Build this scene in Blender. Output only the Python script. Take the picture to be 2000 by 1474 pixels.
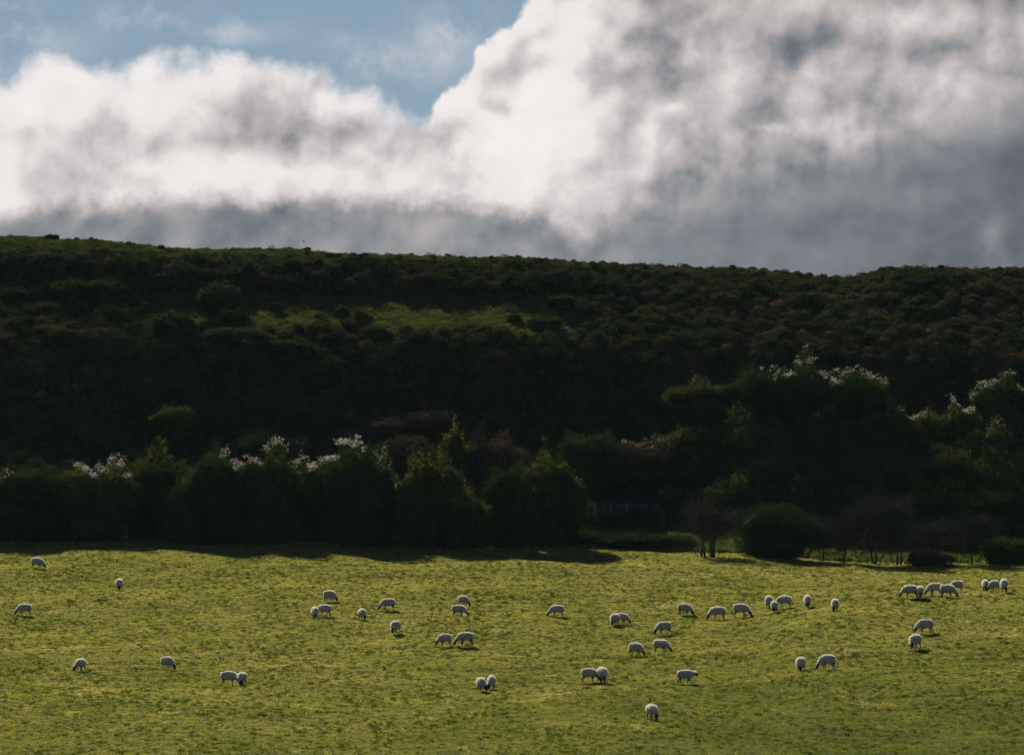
import bpy, math, random
import numpy as np
from mathutils import Vector, Matrix

for o in list(bpy.data.objects):
    bpy.data.objects.remove(o)
SC = bpy.context.scene
COL = SC.collection
R = math.radians

# ------------------------------------------------------------------ camera, sky, sun, exposure
F = 9000.0            # focal length in photo pixels (photo 2000 x 1474)
ZC = 20.0             # camera height above the valley floor
H0 = 800.0            # photo row of the horizontal
PITCH = math.atan((H0 - 737.0) / F)
SUN_EL, SUN_AZ = 28.5, -16.0      # elevation; azimuth from +Y, negative = to the left
SUN_STRENGTH = 5.0
SKY_STRENGTH = 0.05
EXPOSURE = 1.0
HAZE = 0.000011

cd = bpy.data.cameras.new('camera'); cam = bpy.data.objects.new('camera', cd); COL.objects.link(cam)
cam.location = (0, 0, ZC); cam.rotation_euler = (math.pi / 2 + PITCH, 0, 0)
cd.sensor_width = 36.0; cd.sensor_fit = 'HORIZONTAL'; cd.lens = 36.0 * F / 2000.0
cd.clip_start = 0.5; cd.clip_end = 20000
SC.camera = cam
SC.view_settings.view_transform = 'Standard'; SC.view_settings.look = 'None'
SC.view_settings.exposure = EXPOSURE; SC.view_settings.gamma = 1.0
SC.view_settings.use_curve_mapping = False
SC.render.engine = 'CYCLES'
SC.cycles.use_denoising = True
SC.cycles.max_bounces = 6; SC.cycles.diffuse_bounces = 3; SC.cycles.glossy_bounces = 2
SC.cycles.transmission_bounces = 4; SC.cycles.transparent_max_bounces = 4
SC.cycles.sample_clamp_indirect = 4.0


class NT:
    """small helper to wire shader nodes"""
    def __init__(self, tree):
        self.t = tree; self.n = tree.nodes; self.l = tree.links
    def put(self, sock, v):
        if isinstance(v, bpy.types.NodeSocket):
            self.l.new(v, sock)
        elif v is not None:
            sock.default_value = v
    def m(self, op, a, b=None, c=None, clamp=False):
        n = self.n.new('ShaderNodeMath'); n.operation = op; n.use_clamp = clamp
        for i, v in enumerate((a, b, c)):
            self.put(n.inputs[i], v)
        return n.outputs[0]
    def v(self, op, a, b=None, c=None):
        n = self.n.new('ShaderNodeVectorMath'); n.operation = op
        for i, x in enumerate((a, b, c)):
            self.put(n.inputs[i], x)
        return n.outputs['Value'] if op in ('DOT_PRODUCT', 'LENGTH', 'DISTANCE') else n.outputs[0]
    def scale(self, a, s):
        n = self.n.new('ShaderNodeVectorMath'); n.operation = 'SCALE'
        self.put(n.inputs[0], a); self.put(n.inputs['Scale'], s)
        return n.outputs[0]
    def noise(self, vec, scale, detail=4.0, rough=0.5, dim='3D', lac=2.0):
        n = self.n.new('ShaderNodeTexNoise'); n.noise_dimensions = dim
        self.put(n.inputs['Vector'], vec); n.inputs['Scale'].default_value = scale
        n.inputs['Detail'].default_value = detail; n.inputs['Roughness'].default_value = rough
        n.inputs['Lacunarity'].default_value = lac
        return n.outputs
    def mr(self, x, a, b, c=0.0, d=1.0, smooth=True):
        n = self.n.new('ShaderNodeMapRange'); n.interpolation_type = 'SMOOTHSTEP' if smooth else 'LINEAR'
        n.clamp = True
        for i, q in enumerate((x, a, b, c, d)):
            self.put(n.inputs[i], q)
        return n.outputs[0]
    def mix(self, f, a, b):
        n = self.n.new('ShaderNodeMix'); n.data_type = 'RGBA'
        self.put(n.inputs[0], f)
        for s, q in ((n.inputs[6], a), (n.inputs[7], b)):
            if isinstance(q, tuple) and len(q) == 3:
                q = q + (1.0,)
            self.put(s, q)
        return n.outputs[2]
    def ramp(self, x, stops, interp='LINEAR'):
        n = self.n.new('ShaderNodeValToRGB'); n.color_ramp.interpolation = interp
        e = n.color_ramp.elements
        while len(e) < len(stops):
            e.new(0.5)
        for q, (p, c) in zip(e, stops):
            q.position = p
            q.color = (c, c, c, 1) if not isinstance(c, tuple) else c + (1,)
        self.put(n.inputs[0], x)
        return n.outputs[0]


def build_world():
    w = bpy.data.worlds.new('World'); SC.world = w; w.use_nodes = True
    T = NT(w.node_tree)
    for n in list(T.n):
        T.n.remove(n)
    out = T.n.new('ShaderNodeOutputWorld'); bg = T.n.new('ShaderNodeBackground')
    T.l.new(bg.outputs[0], out.inputs[0])
    sky = T.n.new('ShaderNodeTexSky'); sky.sky_type = 'NISHITA'; sky.sun_disc = False
    sky.sun_elevation = R(SUN_EL); sky.sun_rotation = R(SUN_AZ)
    sky.altitude = 50; sky.air_density = 0.45; sky.dust_density = 0.0; sky.ozone_density = 1.0
    K = 2.0 ** (-EXPOSURE) / SKY_STRENGTH          # cloud radiance is given as display-linear values
    tc = T.n.new('ShaderNodeTexCoord'); d = tc.outputs['Generated']
    sep = T.n.new('ShaderNodeSeparateXYZ'); T.l.new(d, sep.inputs[0])
    az = T.m('MULTIPLY', T.m('ARCTAN2', sep.outputs[0], sep.outputs[1]), 9.0)
    el = T.m('MULTIPLY', T.m('ARCSINE', sep.outputs[2]), 9.0)
    big = T.noise(d, 14.0, 3.0, 0.55)               # domain warp: slow billows, then fine curl
    so = T.n.new('ShaderNodeSeparateXYZ'); T.l.new(T.v('SUBTRACT', big[1], (0.5, 0.5, 0.5)), so.inputs[0])
    f1 = T.m('SUBTRACT', T.noise(d, 76.0, 5.0, 0.62)[0], 0.5)
    f2 = T.m('SUBTRACT', T.noise(T.v('ADD', d, (3.1, 1.7, 5.3)), 76.0, 5.0, 0.62)[0], 0.5)
    U = T.m('MULTIPLY_ADD', so.outputs[0], 0.18, T.m('MULTIPLY_ADD', f1, 0.14, az))
    V = T.m('MULTIPLY_ADD', so.outputs[1], 0.10, T.m('MULTIPLY_ADD', f2, 0.11, el))
    cp = T.n.new('ShaderNodeCombineXYZ'); T.put(cp.inputs[0], U); T.put(cp.inputs[1], V)
    P = cp.outputs[0]
    def heap(vec):                                 # cauliflower heads: folded noise
        return T.m('ABSOLUTE', T.m('MULTIPLY_ADD', T.noise(vec, 26.0, 3.0, 0.55)[0], 2.0, -1.0))
    bil = heap(d)
    bil3 = T.m('ABSOLUTE', T.m('MULTIPLY_ADD', T.noise(T.v('ADD', d, (.7, .2, .4)), 46.0, 3.0, 0.55)[0], 2.0, -1.0))
    def curve(x, pts, top):
        return T.m('MULTIPLY', T.ramp(T.m('MULTIPLY_ADD', x, 1 / 3.2, 0.5), [((u + 1.6) / 3.2, v / top) for u, v in pts]), top)
    # --- where cloud ends against the blue
    hh = curve(az, [(-1.6, .74), (-1.25, .70), (-1.0, .645), (-.9, .65), (-.8, .665), (-.7, .68), (-.6, .69), (-.5, .682),
                    (-.4, .675), (-.32, .650), (-.24, .615), (-.18, .59), (-.155, .60), (-.145, .635), (-.12, .655), (-.09, .675), (-.065, .72),
                    (-.03, .755), (.02, .80), (.07, .86), (.16, 1.0), (.3, 1.15), (.7, 1.2), (1.1, 1.0), (1.6, .74)], 1.5)
    V2 = T.m('MULTIPLY_ADD', so.outputs[1], 0.05, T.m('MULTIPLY_ADD', f2, 0.16, el))
    dens = T.m('MULTIPLY_ADD', T.m('SUBTRACT', bil, 0.2), .11, T.m('MULTIPLY_ADD', T.m('SUBTRACT', bil3, 0.2), .055, T.m('SUBTRACT', hh, V2)))
    soft = T.mr(az, -0.20, -0.14, 0.042, 0.016)    # wispy margin to the left, crisp heap edge in the middle
    alpha = T.mr(dens, T.m('MULTIPLY', soft, -0.7), soft)

    def blob(c, r):
        q = T.v('MULTIPLY_ADD', P, (1 / r[0], 1 / r[1], 0), (-c[0] / r[0], -c[1] / r[1], 0))
        return T.m('POWER', 0.36788, T.v('DOT_PRODUCT', q, q))
    wisp = None
    for c, r, a in [((-.99, .775), (.05, .025), .7), ((-.70, .765), (.08, .03), .40), ((-.56, .735), (.10, .022), .38),
                    ((-.95, .70), (.12, .05), .5), ((-.27, .68), (.10, .04), .5), ((-.10, .735), (.07, .06), .5)]:
        b = T.m('MULTIPLY', blob(c, r), a)
        wisp = b if wisp is None else T.m('ADD', wisp, b)
    alpha = T.m('MAXIMUM', alpha, T.m('MULTIPLY', wisp, T.mr(f1, -0.12, 0.18)))
    # --- how bright the cloud is (display-linear): sunlit heaps over a grey base
    top = curve(U, [(-1.6, .60), (-1.1, .82), (-.1, .88), (.08, .80), (.22, .60), (.35, .48), (.55, .46), (.75, .44), (1.0, .42), (1.6, .60)], 1.0)
    base = curve(U, [(-1.6, .28), (-.4, .30), (0, .30), (.3, .26), (.6, .215), (1.0, .165), (1.6, .26)], 1.0)
    lim = curve(U, [(-1.6, .40), (-.95, .385), (-.6, .40), (-.3, .40), (-.2, .40), (-.05, .40), (.06, .375), (.14, .345), (.22, .40), (.34, .44), (.5, .475), (.7, .51), (1.0, .58), (1.6, .40)], 1.0)
    lw = T.mr(az, 0.0, 0.5, 0.030, 0.11)
    mixv = T.mr(T.m('SUBTRACT', V, lim), T.m('MULTIPLY', lw, -1.0), lw)
    b = T.m('MULTIPLY_ADD', T.m('SUBTRACT', top, base), mixv, base)
    for c, r, a in [((-.50, .575), (.11, .065), -.24), ((-.44, .525), (.17, .05), -.24), ((-.68, .505), (.17, .035), -.18), ((-.90, .50), (.09, .06), -.13),
                    ((-.19, .53), (.09, .055), -.28), ((-.13, .44), (.10, .04), -.16), ((-.75, .61), (.20, .05), .10), ((-.28, .60), (.08, .05), .10),
                    ((-.02, .600), (.040, .020), -.26), ((.05, .67), (.12, .04), -.12), ((-.72, .435), (.35, .03), -.10), ((-.45, .445), (.15, .022), .10),
                    ((.08, .52), (.10, .06), .10), ((.03, .44), (.07, .04), .10), ((.10, .77), (.10, .04), .08),
                    ((.20, .63), (.05, .11), .10), ((.27, .60), (.045, .09), .10), ((.34, .69), (.06, .09), -.08),
                    ((.42, .71), (.07, .07), .12), ((.58, .74), (.12, .05), -.10), ((.80, .775), (.12, .03), .14),
                    ((.58, .64), (.08, .035), .10), ((.86, .67), (.07, .035), .16), ((.64, .56), (.05, .05), .16),
                    ((.50, .57), (.04, .05), -.10), ((.33, .595), (.022, .016), .16), ((.49, .555), (.018, .008), .16),
                    ((.80, .425), (.10, .025), .05), ((.93, .30), (.03, .06), .12), ((.45, .40), (.2, .03), .03), ((.62, .365), (.3, .03), -.03)]:
        b = T.m('MULTIPLY_ADD', blob(c, r), a, b)
    # relief: thinner towards the sun means lit, thicker means shaded
    sunw = (-.0018, 0, .0035)
    n1 = T.noise(d, 30.0, 5.0, 0.60); n2 = T.noise(T.v('ADD', d, sunw), 30.0, 5.0, 0.60)
    relief = T.m('MULTIPLY_ADD', T.m('SUBTRACT', bil, heap(T.v('ADD', d, sunw))), 0.42, T.m('MULTIPLY', T.m('SUBTRACT', n1[0], n2[0]), 1.15))
    f3 = T.m('SUBTRACT', T.noise(T.v('ADD', d, (-.0008, 0, .0016)), 76.0, 5.0, 0.62)[0], 0.5)
    relief = T.m('MULTIPLY_ADD', T.m('SUBTRACT', f1, f3), 0.12, relief)
    amp = T.mr(b, 0.20, 0.46, 0.25, 1.05)
    fold = T.mr(T.m('SUBTRACT', bil, heap(T.v('ADD', d, (-.0045, 0, .0075)))), -0.16, 0.20, -1.0, 1.0)
    heapy = T.m('MULTIPLY_ADD', blob((.10, .66), (.24, .14)), 0.12, T.m('MULTIPLY_ADD', blob((.45, .62), (.30, .13)), 0.055, 0.05))
    b = T.m('MULTIPLY_ADD', fold, T.m('MULTIPLY', heapy, amp), b)
    b = T.m('MULTIPLY_ADD', T.m('SUBTRACT', bil3, 0.22), T.m('MULTIPLY', amp, 0.20), b)
    b = T.m('MULTIPLY_ADD', relief, amp, b)
    b = T.m('MULTIPLY_ADD', f1, T.m('MULTIPLY', amp, 0.22), b)
    b = T.m('MULTIPLY_ADD', T.m('SUBTRACT', big[0], 0.5), T.m('MULTIPLY', amp, 0.30), b)
    b = T.m('ADD', b, T.mr(dens, 0.0, 0.10, 0.06, 0.0))     # thin sunlit rim of the cloud
    b = T.m('MAXIMUM', b, 0.11)
    b = T.m('SUBTRACT', b, T.m('MULTIPLY', T.m('MAXIMUM', T.m('SUBTRACT', b, 0.80), 0.0), 0.75))
    tint = T.mix(T.mr(b, 0.16, 0.42), (0.88, 0.985, 1.10), (1.045, 0.98, 0.975))
    cloud = T.scale(tint, T.m('MULTIPLY', b, K))
    veil = T.mix(T.mr(el, 0.75, 2.2, 0.82, 0.0), sky.outputs[0], (.215 * K, .295 * K, .350 * K))   # haze over the blue, thickest low down
    final = T.mix(alpha, veil, cloud)
    w.cycles.sampling_method = 'MANUAL'; w.cycles.sample_map_resolution = 256
    T.l.new(final, bg.inputs[0]); bg.inputs[1].default_value = SKY_STRENGTH


build_world()
sd = bpy.data.lights.new('sun', 'SUN'); sd.energy = SUN_STRENGTH; sd.angle = R(0.5); sd.color = (1.0, 0.93, 0.82)
sun = bpy.data.objects.new('sun', sd); COL.objects.link(sun)
SUNV = Vector((math.sin(R(SUN_AZ)) * math.cos(R(SUN_EL)), math.cos(R(SUN_AZ)) * math.cos(R(SUN_EL)), math.sin(R(SUN_EL))))
sun.rotation_euler = SUNV.to_track_quat('Z', 'Y').to_euler(); sun.location = (-80, 300, 150)

# ------------------------------------------------------------------ noise and terrain
def _hash(ix, iy, seed):
    h = (ix.astype(np.int64) * 374761393 + iy.astype(np.int64) * 668265263 + seed * 974634777) & 0xFFFFFFFF
    h = ((h ^ (h >> 13)) * 1274126177) & 0xFFFFFFFF
    return (h ^ (h >> 16)) & 0xFFFFFFFF
def perlin(x, y, seed=0):
    ix, iy = np.floor(x), np.floor(y); fx, fy = x - ix, y - iy
    u = fx * fx * fx * (fx * (fx * 6 - 15) + 10); v = fy * fy * fy * (fy * (fy * 6 - 15) + 10)
    def g(dx, dy):
        a = _hash(ix + dx, iy + dy, seed) * (2 * np.pi / 4294967296.0)
        return np.cos(a) * (fx - dx) + np.sin(a) * (fy - dy)
    a, b, c, d_ = g(0, 0), g(1, 0), g(0, 1), g(1, 1)
    return (a + (b - a) * u) * (1 - v) + (c + (d_ - c) * u) * v
def fbm(x, y, octv=4, seed=0, gain=0.5):
    s = 0; a = 1.0
    for k in range(octv):
        s = s + a * perlin(x * 2 ** k + 17.3 * k, y * 2 ** k - 9.1 * k, seed + k); a *= gain
    return s
def sstep(a, b, x):
    t = np.clip((x - a) / (b - a), 0, 1); return t * t * (3 - 2 * t)

FIELD = [(112, 1518), (118, 1474), (128, 1394), (140, 1320), (150, 1262), (160, 1206), (168, 1156)]
FIELDR = [(112, 1518), (118, 1474), (130, 1360), (145, 1250), (157, 1188)]
def depth(Y):
    """metres to the camera: pasture, then the steeper hillside packed closer together"""
    return np.interp(Y, [0, 195, 198, 226, 243, 248.8, 257, 264, 278], [0, 390, 393, 419, 432.5, 437.5, 443, 450, 466])
TAB = {
    -200: FIELD + [(178, 1100), (186, 1064), (192, 1040), (197, 1005), (226, 672), (243, 580), (248.5, 508), (257, 462), (264, 468), (278, 500)],
    0: FIELD + [(178, 1100), (186, 1064), (192, 1040), (197, 1005), (226, 672), (243, 580), (248.5, 508), (257, 464), (264, 472), (278, 510)],
    500: FIELD + [(178, 1102), (186, 1066), (192, 1042), (197, 1008), (226, 668), (243, 580), (248.5, 514), (257, 490), (264, 499), (278, 530)],
    1000: FIELD + [(178, 1108), (186, 1078), (192, 1055), (198, 1020), (226, 668), (243, 582), (248.5, 528), (257, 506), (264, 515), (278, 550)],
    1220: FIELD + [(178, 1112), (185, 1086), (191, 1062), (198, 1031), (206, 985), (226, 690), (243, 588), (249, 537), (257, 519), (264, 526), (278, 560)],
    1420: FIELD + [(178, 1116), (185, 1092), (191, 1066), (198, 1028), (206, 960), (226, 695), (243, 592), (249, 549), (257, 531), (264, 538), (278, 570)],
    1650: FIELDR + [(164, 1170), (170, 1155), (178, 1128), (185, 1102), (191, 1078), (198, 1040), (206, 965), (226, 700), (243, 600), (249, 568), (257, 542), (264, 550), (278, 580)],
    1750: FIELDR + [(163, 1168), (169, 1155), (176, 1138), (184, 1108), (191, 1082), (198, 1042), (206, 965), (226, 700), (243, 598), (249, 550), (257, 530), (264, 537), (278, 570)],
    1900: FIELDR + [(163, 1166), (169, 1155), (176, 1141), (184, 1110), (191, 1084), (198, 1042), (206, 962), (226, 700), (243, 595), (249, 548), (257, 529), (264, 536), (278, 570)],
    2200: FIELDR + [(163, 1166), (169, 1155), (176, 1141), (184, 1110), (191, 1084), (198, 1042), (206, 962), (226, 700), (243, 595), (249, 546), (257, 529), (264, 536), (278, 570)],
}
_cols = np.array(sorted(TAB)); _ys = np.arange(224, 466.01, 0.5)
_k = np.exp(-0.5 * (np.arange(-8, 9) * 0.5 / 1.2) ** 2); _k /= _k.sum()
_T = []
for c in _cols:
    a = np.array(TAB[c], float); a[:, 0] = depth(a[:, 0]); q = np.interp(_ys, a[:, 0], a[:, 1])
    qq = np.pad(q, 8, mode='reflect', reflect_type='odd')
    _T.append(np.convolve(qq, _k, 'valid'))
_T = np.array(_T)

def base_z(x, y):
    x = np.asarray(x, float); y = np.asarray(y, float)
    yc = np.clip(y, 224, 466)
    px = np.clip(1000 + F * x / yc, _cols[0], _cols[-1])
    i = np.clip(np.searchsorted(_cols, px, 'right') - 1, 0, len(_cols) - 2)
    t = (px - _cols[i]) / (_cols[i + 1] - _cols[i]); t = t * t * (3 - 2 * t)
    j = np.clip(((yc - 224) / 0.5).astype(int), 0, len(_ys) - 2); s = (yc - 224) / 0.5 - j
    py = (_T[i, j] * (1 - s) + _T[i, j + 1] * s) * (1 - t) + (_T[i + 1, j] * (1 - s) + _T[i + 1, j + 1] * s) * t
    z = ZC + yc * (H0 - py) / F
    near = np.interp(y, [-3000, -300, -50, 0, 25, 90, 160, 224], [27, 26, 23, ZC - 1.7, 12, 3.0, 1.6, 2.13])
    z = np.where(y < 224, near, z)
    z = np.where(y > 466, z + np.interp(y, [466, 520, 640, 1000, 3500], [0, -3.5, -5, -12, -30]), z)
    return z
def ground_z(x, y):
    x = np.asarray(x, float); y = np.asarray(y, float)
    z = base_z(x, y)
    hf = sstep(386, 397, y)
    fl = fbm(x / 13.0, y / 16.0, 3, 5) * 0.42 + fbm(x / 2.0, y / 1.5, 3, 11) * 0.10
    hl = fbm(x / 9.0, y / 5.0, 3, 21) * 0.55 + fbm(x / 2.4, y / 1.8, 3, 31) * 0.22
    hl = hl * (1 - .72 * sstep(416, 421, y) * (1 - sstep(432, 435, y)))      # the terrace lies smoother
    return z + fl * (1 - hf) + hl * hf
def pix_dir(px, py):
    cx, cy = (px - 1000) / F, (737 - py) / F
    c, s = math.cos(PITCH), math.sin(PITCH)
    return np.array([cx, c - cy * s, s + cy * c])
def at_depth(px, py, Y):
    d = pix_dir(px, py); return np.array([0, 0, ZC]) + d * (Y / d[1])
def on_ground(px, py, y0=216.0, y1=452.0):
    d = pix_dir(px, py); Ys = np.arange(y0, y1, 0.04); t = Ys / d[1]
    gz = ground_z(d[0] * t, Ys); k = np.argmax(gz >= ZC + d[2] * t)
    if gz[k] < ZC + d[2] * t[k]:
        k = len(Ys) - 1
    return np.array([d[0] * t[k], Ys[k], gz[k]])
def to_pix(x, y, z):
    return 1000 + F * x / y, H0 - (z - ZC) / y * F

# ------------------------------------------------------------------ object helpers
def mesh_from(name, V, Fc, mats=(), midx=None, smooth=False):
    me = bpy.data.meshes.new(name)
    V = np.asarray(V, np.float32).reshape(-1, 3); Fc = np.asarray(Fc, np.int32)
    n, k = Fc.shape
    me.vertices.add(len(V)); me.vertices.foreach_set('co', V.ravel())
    me.loops.add(n * k); me.loops.foreach_set('vertex_index', Fc.ravel())
    me.polygons.add(n); me.polygons.foreach_set('loop_start', np.arange(0, n * k, k, dtype=np.int32))
    me.polygons.foreach_set('loop_total', np.full(n, k, np.int32))
    for m in mats:
        me.materials.append(m)
    if midx is not None:
        me.polygons.foreach_set('material_index', np.asarray(midx, np.int32))
    if smooth:
        me.polygons.foreach_set('use_smooth', np.ones(n, bool))
    me.update(calc_edges=True)
    return me
def link(name, data, parent=None, loc=None):
    o = bpy.data.objects.new(name, data); COL.objects.link(o)
    if parent is not None:
        o.parent = parent
    if loc is not None:
        o.location = [float(q) for q in loc]
    return o
def tag(o, label=None, cat=None, group=None, kind=None):
    for k_, v_ in (('label', label), ('category', cat), ('group', group), ('kind', kind)):
        if v_:
            o[k_] = v_
    return o
def copy_tree(o, parent=None):
    c = o.copy(); COL.objects.link(c); c.parent = parent
    for ch in o.children:
        copy_tree(ch, c)
    return c

# ------------------------------------------------------------------ materials
def new_mat(name):
    m = bpy.data.materials.new(name); m.use_nodes = True
    T = NT(m.node_tree)
    for n in list(T.n):
        T.n.remove(n)
    out = T.n.new('ShaderNodeOutputMaterial')
    return m, T, out
def leafy(name, stops, trans=0.45, tcol=(1.5, 1.6, 0.7), attr=None, vary=0.35, nscale=3.0, rough=0.9, spec=0.0):
    """diffuse + translucent sheet: leaf, blade or wool; colour from a per-instance tint or from object-space noise"""
    m, T, out = new_mat(name)
    tc = T.n.new('ShaderNodeTexCoord')
    nz = T.noise(tc.outputs['Object'], nscale, 3.0, 0.6)
    if attr:
        a = T.n.new('ShaderNodeAttribute'); a.attribute_type = 'INSTANCER'; a.attribute_name = attr
        x = T.m('ADD', a.outputs['Fac'], T.m('MULTIPLY', T.m('SUBTRACT', nz[0], 0.5), vary), clamp=True)
    else:
        oi = T.n.new('ShaderNodeObjectInfo')
        x = T.m('ADD', T.m('MULTIPLY', oi.outputs['Random'], 0.35),
                T.m('MULTIPLY_ADD', T.m('SUBTRACT', nz[0], 0.5), 1.6, 0.32), clamp=True)
    c = T.ramp(x, stops)
    p = T.n.new('ShaderNodeBsdfPrincipled'); T.put(p.inputs['Base Color'], c)
    p.inputs['Roughness'].default_value = rough; p.inputs['Specular IOR Level'].default_value = spec
    tr = T.n.new('ShaderNodeBsdfTranslucent'); T.put(tr.inputs['Color'], T.v('MULTIPLY', c, tcol))
    mx = T.n.new('ShaderNodeMixShader'); mx.inputs[0].default_value = trans
    T.l.new(p.outputs[0], mx.inputs[1]); T.l.new(tr.outputs[0], mx.inputs[2]); T.l.new(mx.outputs[0], out.inputs[0])
    return m
def solid(name, col, rough=0.85, nscale=6.0, var=0.35, metal=0.0, bump=0.0, col2=None, spec=0.06):
    m, T, out = new_mat(name)
    tc = T.n.new('ShaderNodeTexCoord'); nz = T.noise(tc.outputs['Object'], nscale, 5.0, 0.6)
    c2 = col2 or tuple(q * (1 - var) for q in col)
    c = T.mix(T.mr(nz[0], 0.35, 0.65), col, c2)
    p = T.n.new('ShaderNodeBsdfPrincipled'); T.put(p.inputs['Base Color'], c)
    p.inputs['Roughness'].default_value = rough; p.inputs['Metallic'].default_value = metal
    p.inputs['Specular IOR Level'].default_value = spec
    if bump:
        b = T.n.new('ShaderNodeBump'); b.inputs['Strength'].default_value = bump; T.put(b.inputs['Height'], nz[0])
        T.l.new(b.outputs[0], p.inputs['Normal'])
    T.l.new(p.outputs[0], out.inputs[0])
    return m

M = {}
M['grass'] = leafy('pasture_grass', [(0.0, (0.0510, 0.0697, 0.0161)), (.35, (0.1074, 0.1208, 0.0282)), (.65, (0.1852, 0.1718, 0.0457)), (1, (0.2885, 0.2416, 0.1007))],
                   trans=.55, tcol=(1.5, 1.5, .95), attr='tint', vary=.3)
M['tussock'] = leafy('tussock_grass', [(0.0, (0.0403, 0.0590, 0.0121)), (.5, (0.0832, 0.0966, 0.0215)), (1, (0.1610, 0.1409, 0.0429))], trans=.26, tcol=(1.3, 1.4, .6), attr='tint', vary=.3)
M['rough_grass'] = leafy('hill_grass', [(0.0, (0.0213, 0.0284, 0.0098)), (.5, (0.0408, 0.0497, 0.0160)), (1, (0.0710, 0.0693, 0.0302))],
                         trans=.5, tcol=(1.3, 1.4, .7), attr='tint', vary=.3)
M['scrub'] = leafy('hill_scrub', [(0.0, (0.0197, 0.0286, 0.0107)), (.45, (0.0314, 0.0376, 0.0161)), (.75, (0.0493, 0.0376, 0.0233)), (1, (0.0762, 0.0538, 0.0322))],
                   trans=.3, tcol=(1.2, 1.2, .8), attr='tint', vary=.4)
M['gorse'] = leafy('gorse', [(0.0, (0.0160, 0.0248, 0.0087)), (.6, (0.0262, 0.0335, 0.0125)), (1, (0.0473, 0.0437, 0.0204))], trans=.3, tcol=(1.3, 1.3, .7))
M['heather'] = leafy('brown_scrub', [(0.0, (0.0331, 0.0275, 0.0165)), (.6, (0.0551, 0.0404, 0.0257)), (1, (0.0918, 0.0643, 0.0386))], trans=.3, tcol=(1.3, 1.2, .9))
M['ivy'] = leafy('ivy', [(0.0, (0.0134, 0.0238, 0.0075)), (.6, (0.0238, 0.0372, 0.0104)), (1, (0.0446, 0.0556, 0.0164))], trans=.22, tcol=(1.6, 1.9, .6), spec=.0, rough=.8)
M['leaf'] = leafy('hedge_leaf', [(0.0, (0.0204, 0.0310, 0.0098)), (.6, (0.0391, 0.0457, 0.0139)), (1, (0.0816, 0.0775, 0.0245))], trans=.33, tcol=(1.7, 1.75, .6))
M['fluff'] = leafy('seed_fluff', [(0.0, (0.2167, 0.1951, 0.1590)), (.6, (0.3323, 0.3107, 0.2673)), (1, (0.4335, 0.4118, 0.3612))], trans=.55, tcol=(1.1, 1.06, .98), spec=.02)
M['twig'] = solid('twig_bark', (.036, .031, .025), var=.4, nscale=4)
M['bark'] = solid('bark', (.045, .038, .030), var=.5, nscale=9, bump=.6)
def skin_mat():
    m, T, out = new_mat('sheep_face_and_legs')
    tc = T.n.new('ShaderNodeTexCoord'); sp = T.n.new('ShaderNodeSeparateXYZ'); T.l.new(tc.outputs['Object'], sp.inputs[0])
    nz = T.noise(tc.outputs['Object'], 9.0, 4.0, 0.6)
    legs = T.mix(T.mr(nz[0], .4, .6), (.13, .115, .095), (.07, .06, .05))
    c = T.mix(T.mr(sp.outputs[0], .50, .56), legs, (.022, .019, .018))      # dark face, paler mottled legs
    p = T.n.new('ShaderNodeBsdfPrincipled'); T.put(p.inputs['Base Color'], c); p.inputs['Roughness'].default_value = .8; p.inputs['Specular IOR Level'].default_value = .1
    T.l.new(p.outputs[0], out.inputs[0]); return m
M['skin'] = skin_mat()
M['post'] = solid('fence_post_wood', (.055, .047, .038), var=.4, nscale=14, bump=.4)
M['steel'] = solid('galvanised_steel', (.20, .25, .28), rough=.38, metal=.9, var=.25, nscale=5)
M['crow'] = solid('black_feather', (.015, .015, .017), rough=.5, var=.3)

def wool_mat():
    m, T, out = new_mat('wool')
    tc = T.n.new('ShaderNodeTexCoord'); oi = T.n.new('ShaderNodeObjectInfo')
    nz = T.noise(tc.outputs['Object'], 9.0, 4.0, 0.6); big = T.noise(tc.outputs['Object'], 2.5, 2.0, 0.5)
    c = T.mix(T.mr(nz[0], .35, .7), (.36, .32, .25), (.46, .42, .345))
    c = T.mix(T.m('MULTIPLY', T.mr(big[0], .45, .7), T.m('MULTIPLY_ADD', oi.outputs['Random'], .5, .15)), c, (.24, .215, .17))
    p = T.n.new('ShaderNodeBsdfPrincipled'); T.put(p.inputs['Base Color'], c); p.inputs['Roughness'].default_value = 1.0
    p.inputs['Specular IOR Level'].default_value = .1; p.inputs['Sheen Weight'].default_value = .4
    tr = T.n.new('ShaderNodeBsdfTranslucent'); T.put(tr.inputs['Color'], c)
    mx = T.n.new('ShaderNodeMixShader'); mx.inputs[0].default_value = .12
    T.l.new(p.outputs[0], mx.inputs[1]); T.l.new(tr.outputs[0], mx.inputs[2]); T.l.new(mx.outputs[0], out.inputs[0])
    return m
M['wool'] = wool_mat()
M['lock'] = leafy('wool_locks', [(0.0, (0.5376, 0.5161, 0.4516)), (.6, (0.6666, 0.6451, 0.5806)), (1, (0.7526, 0.7311, 0.6666))], trans=.42, tcol=(1.15, 1.1, 1.0), spec=.0)

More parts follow.
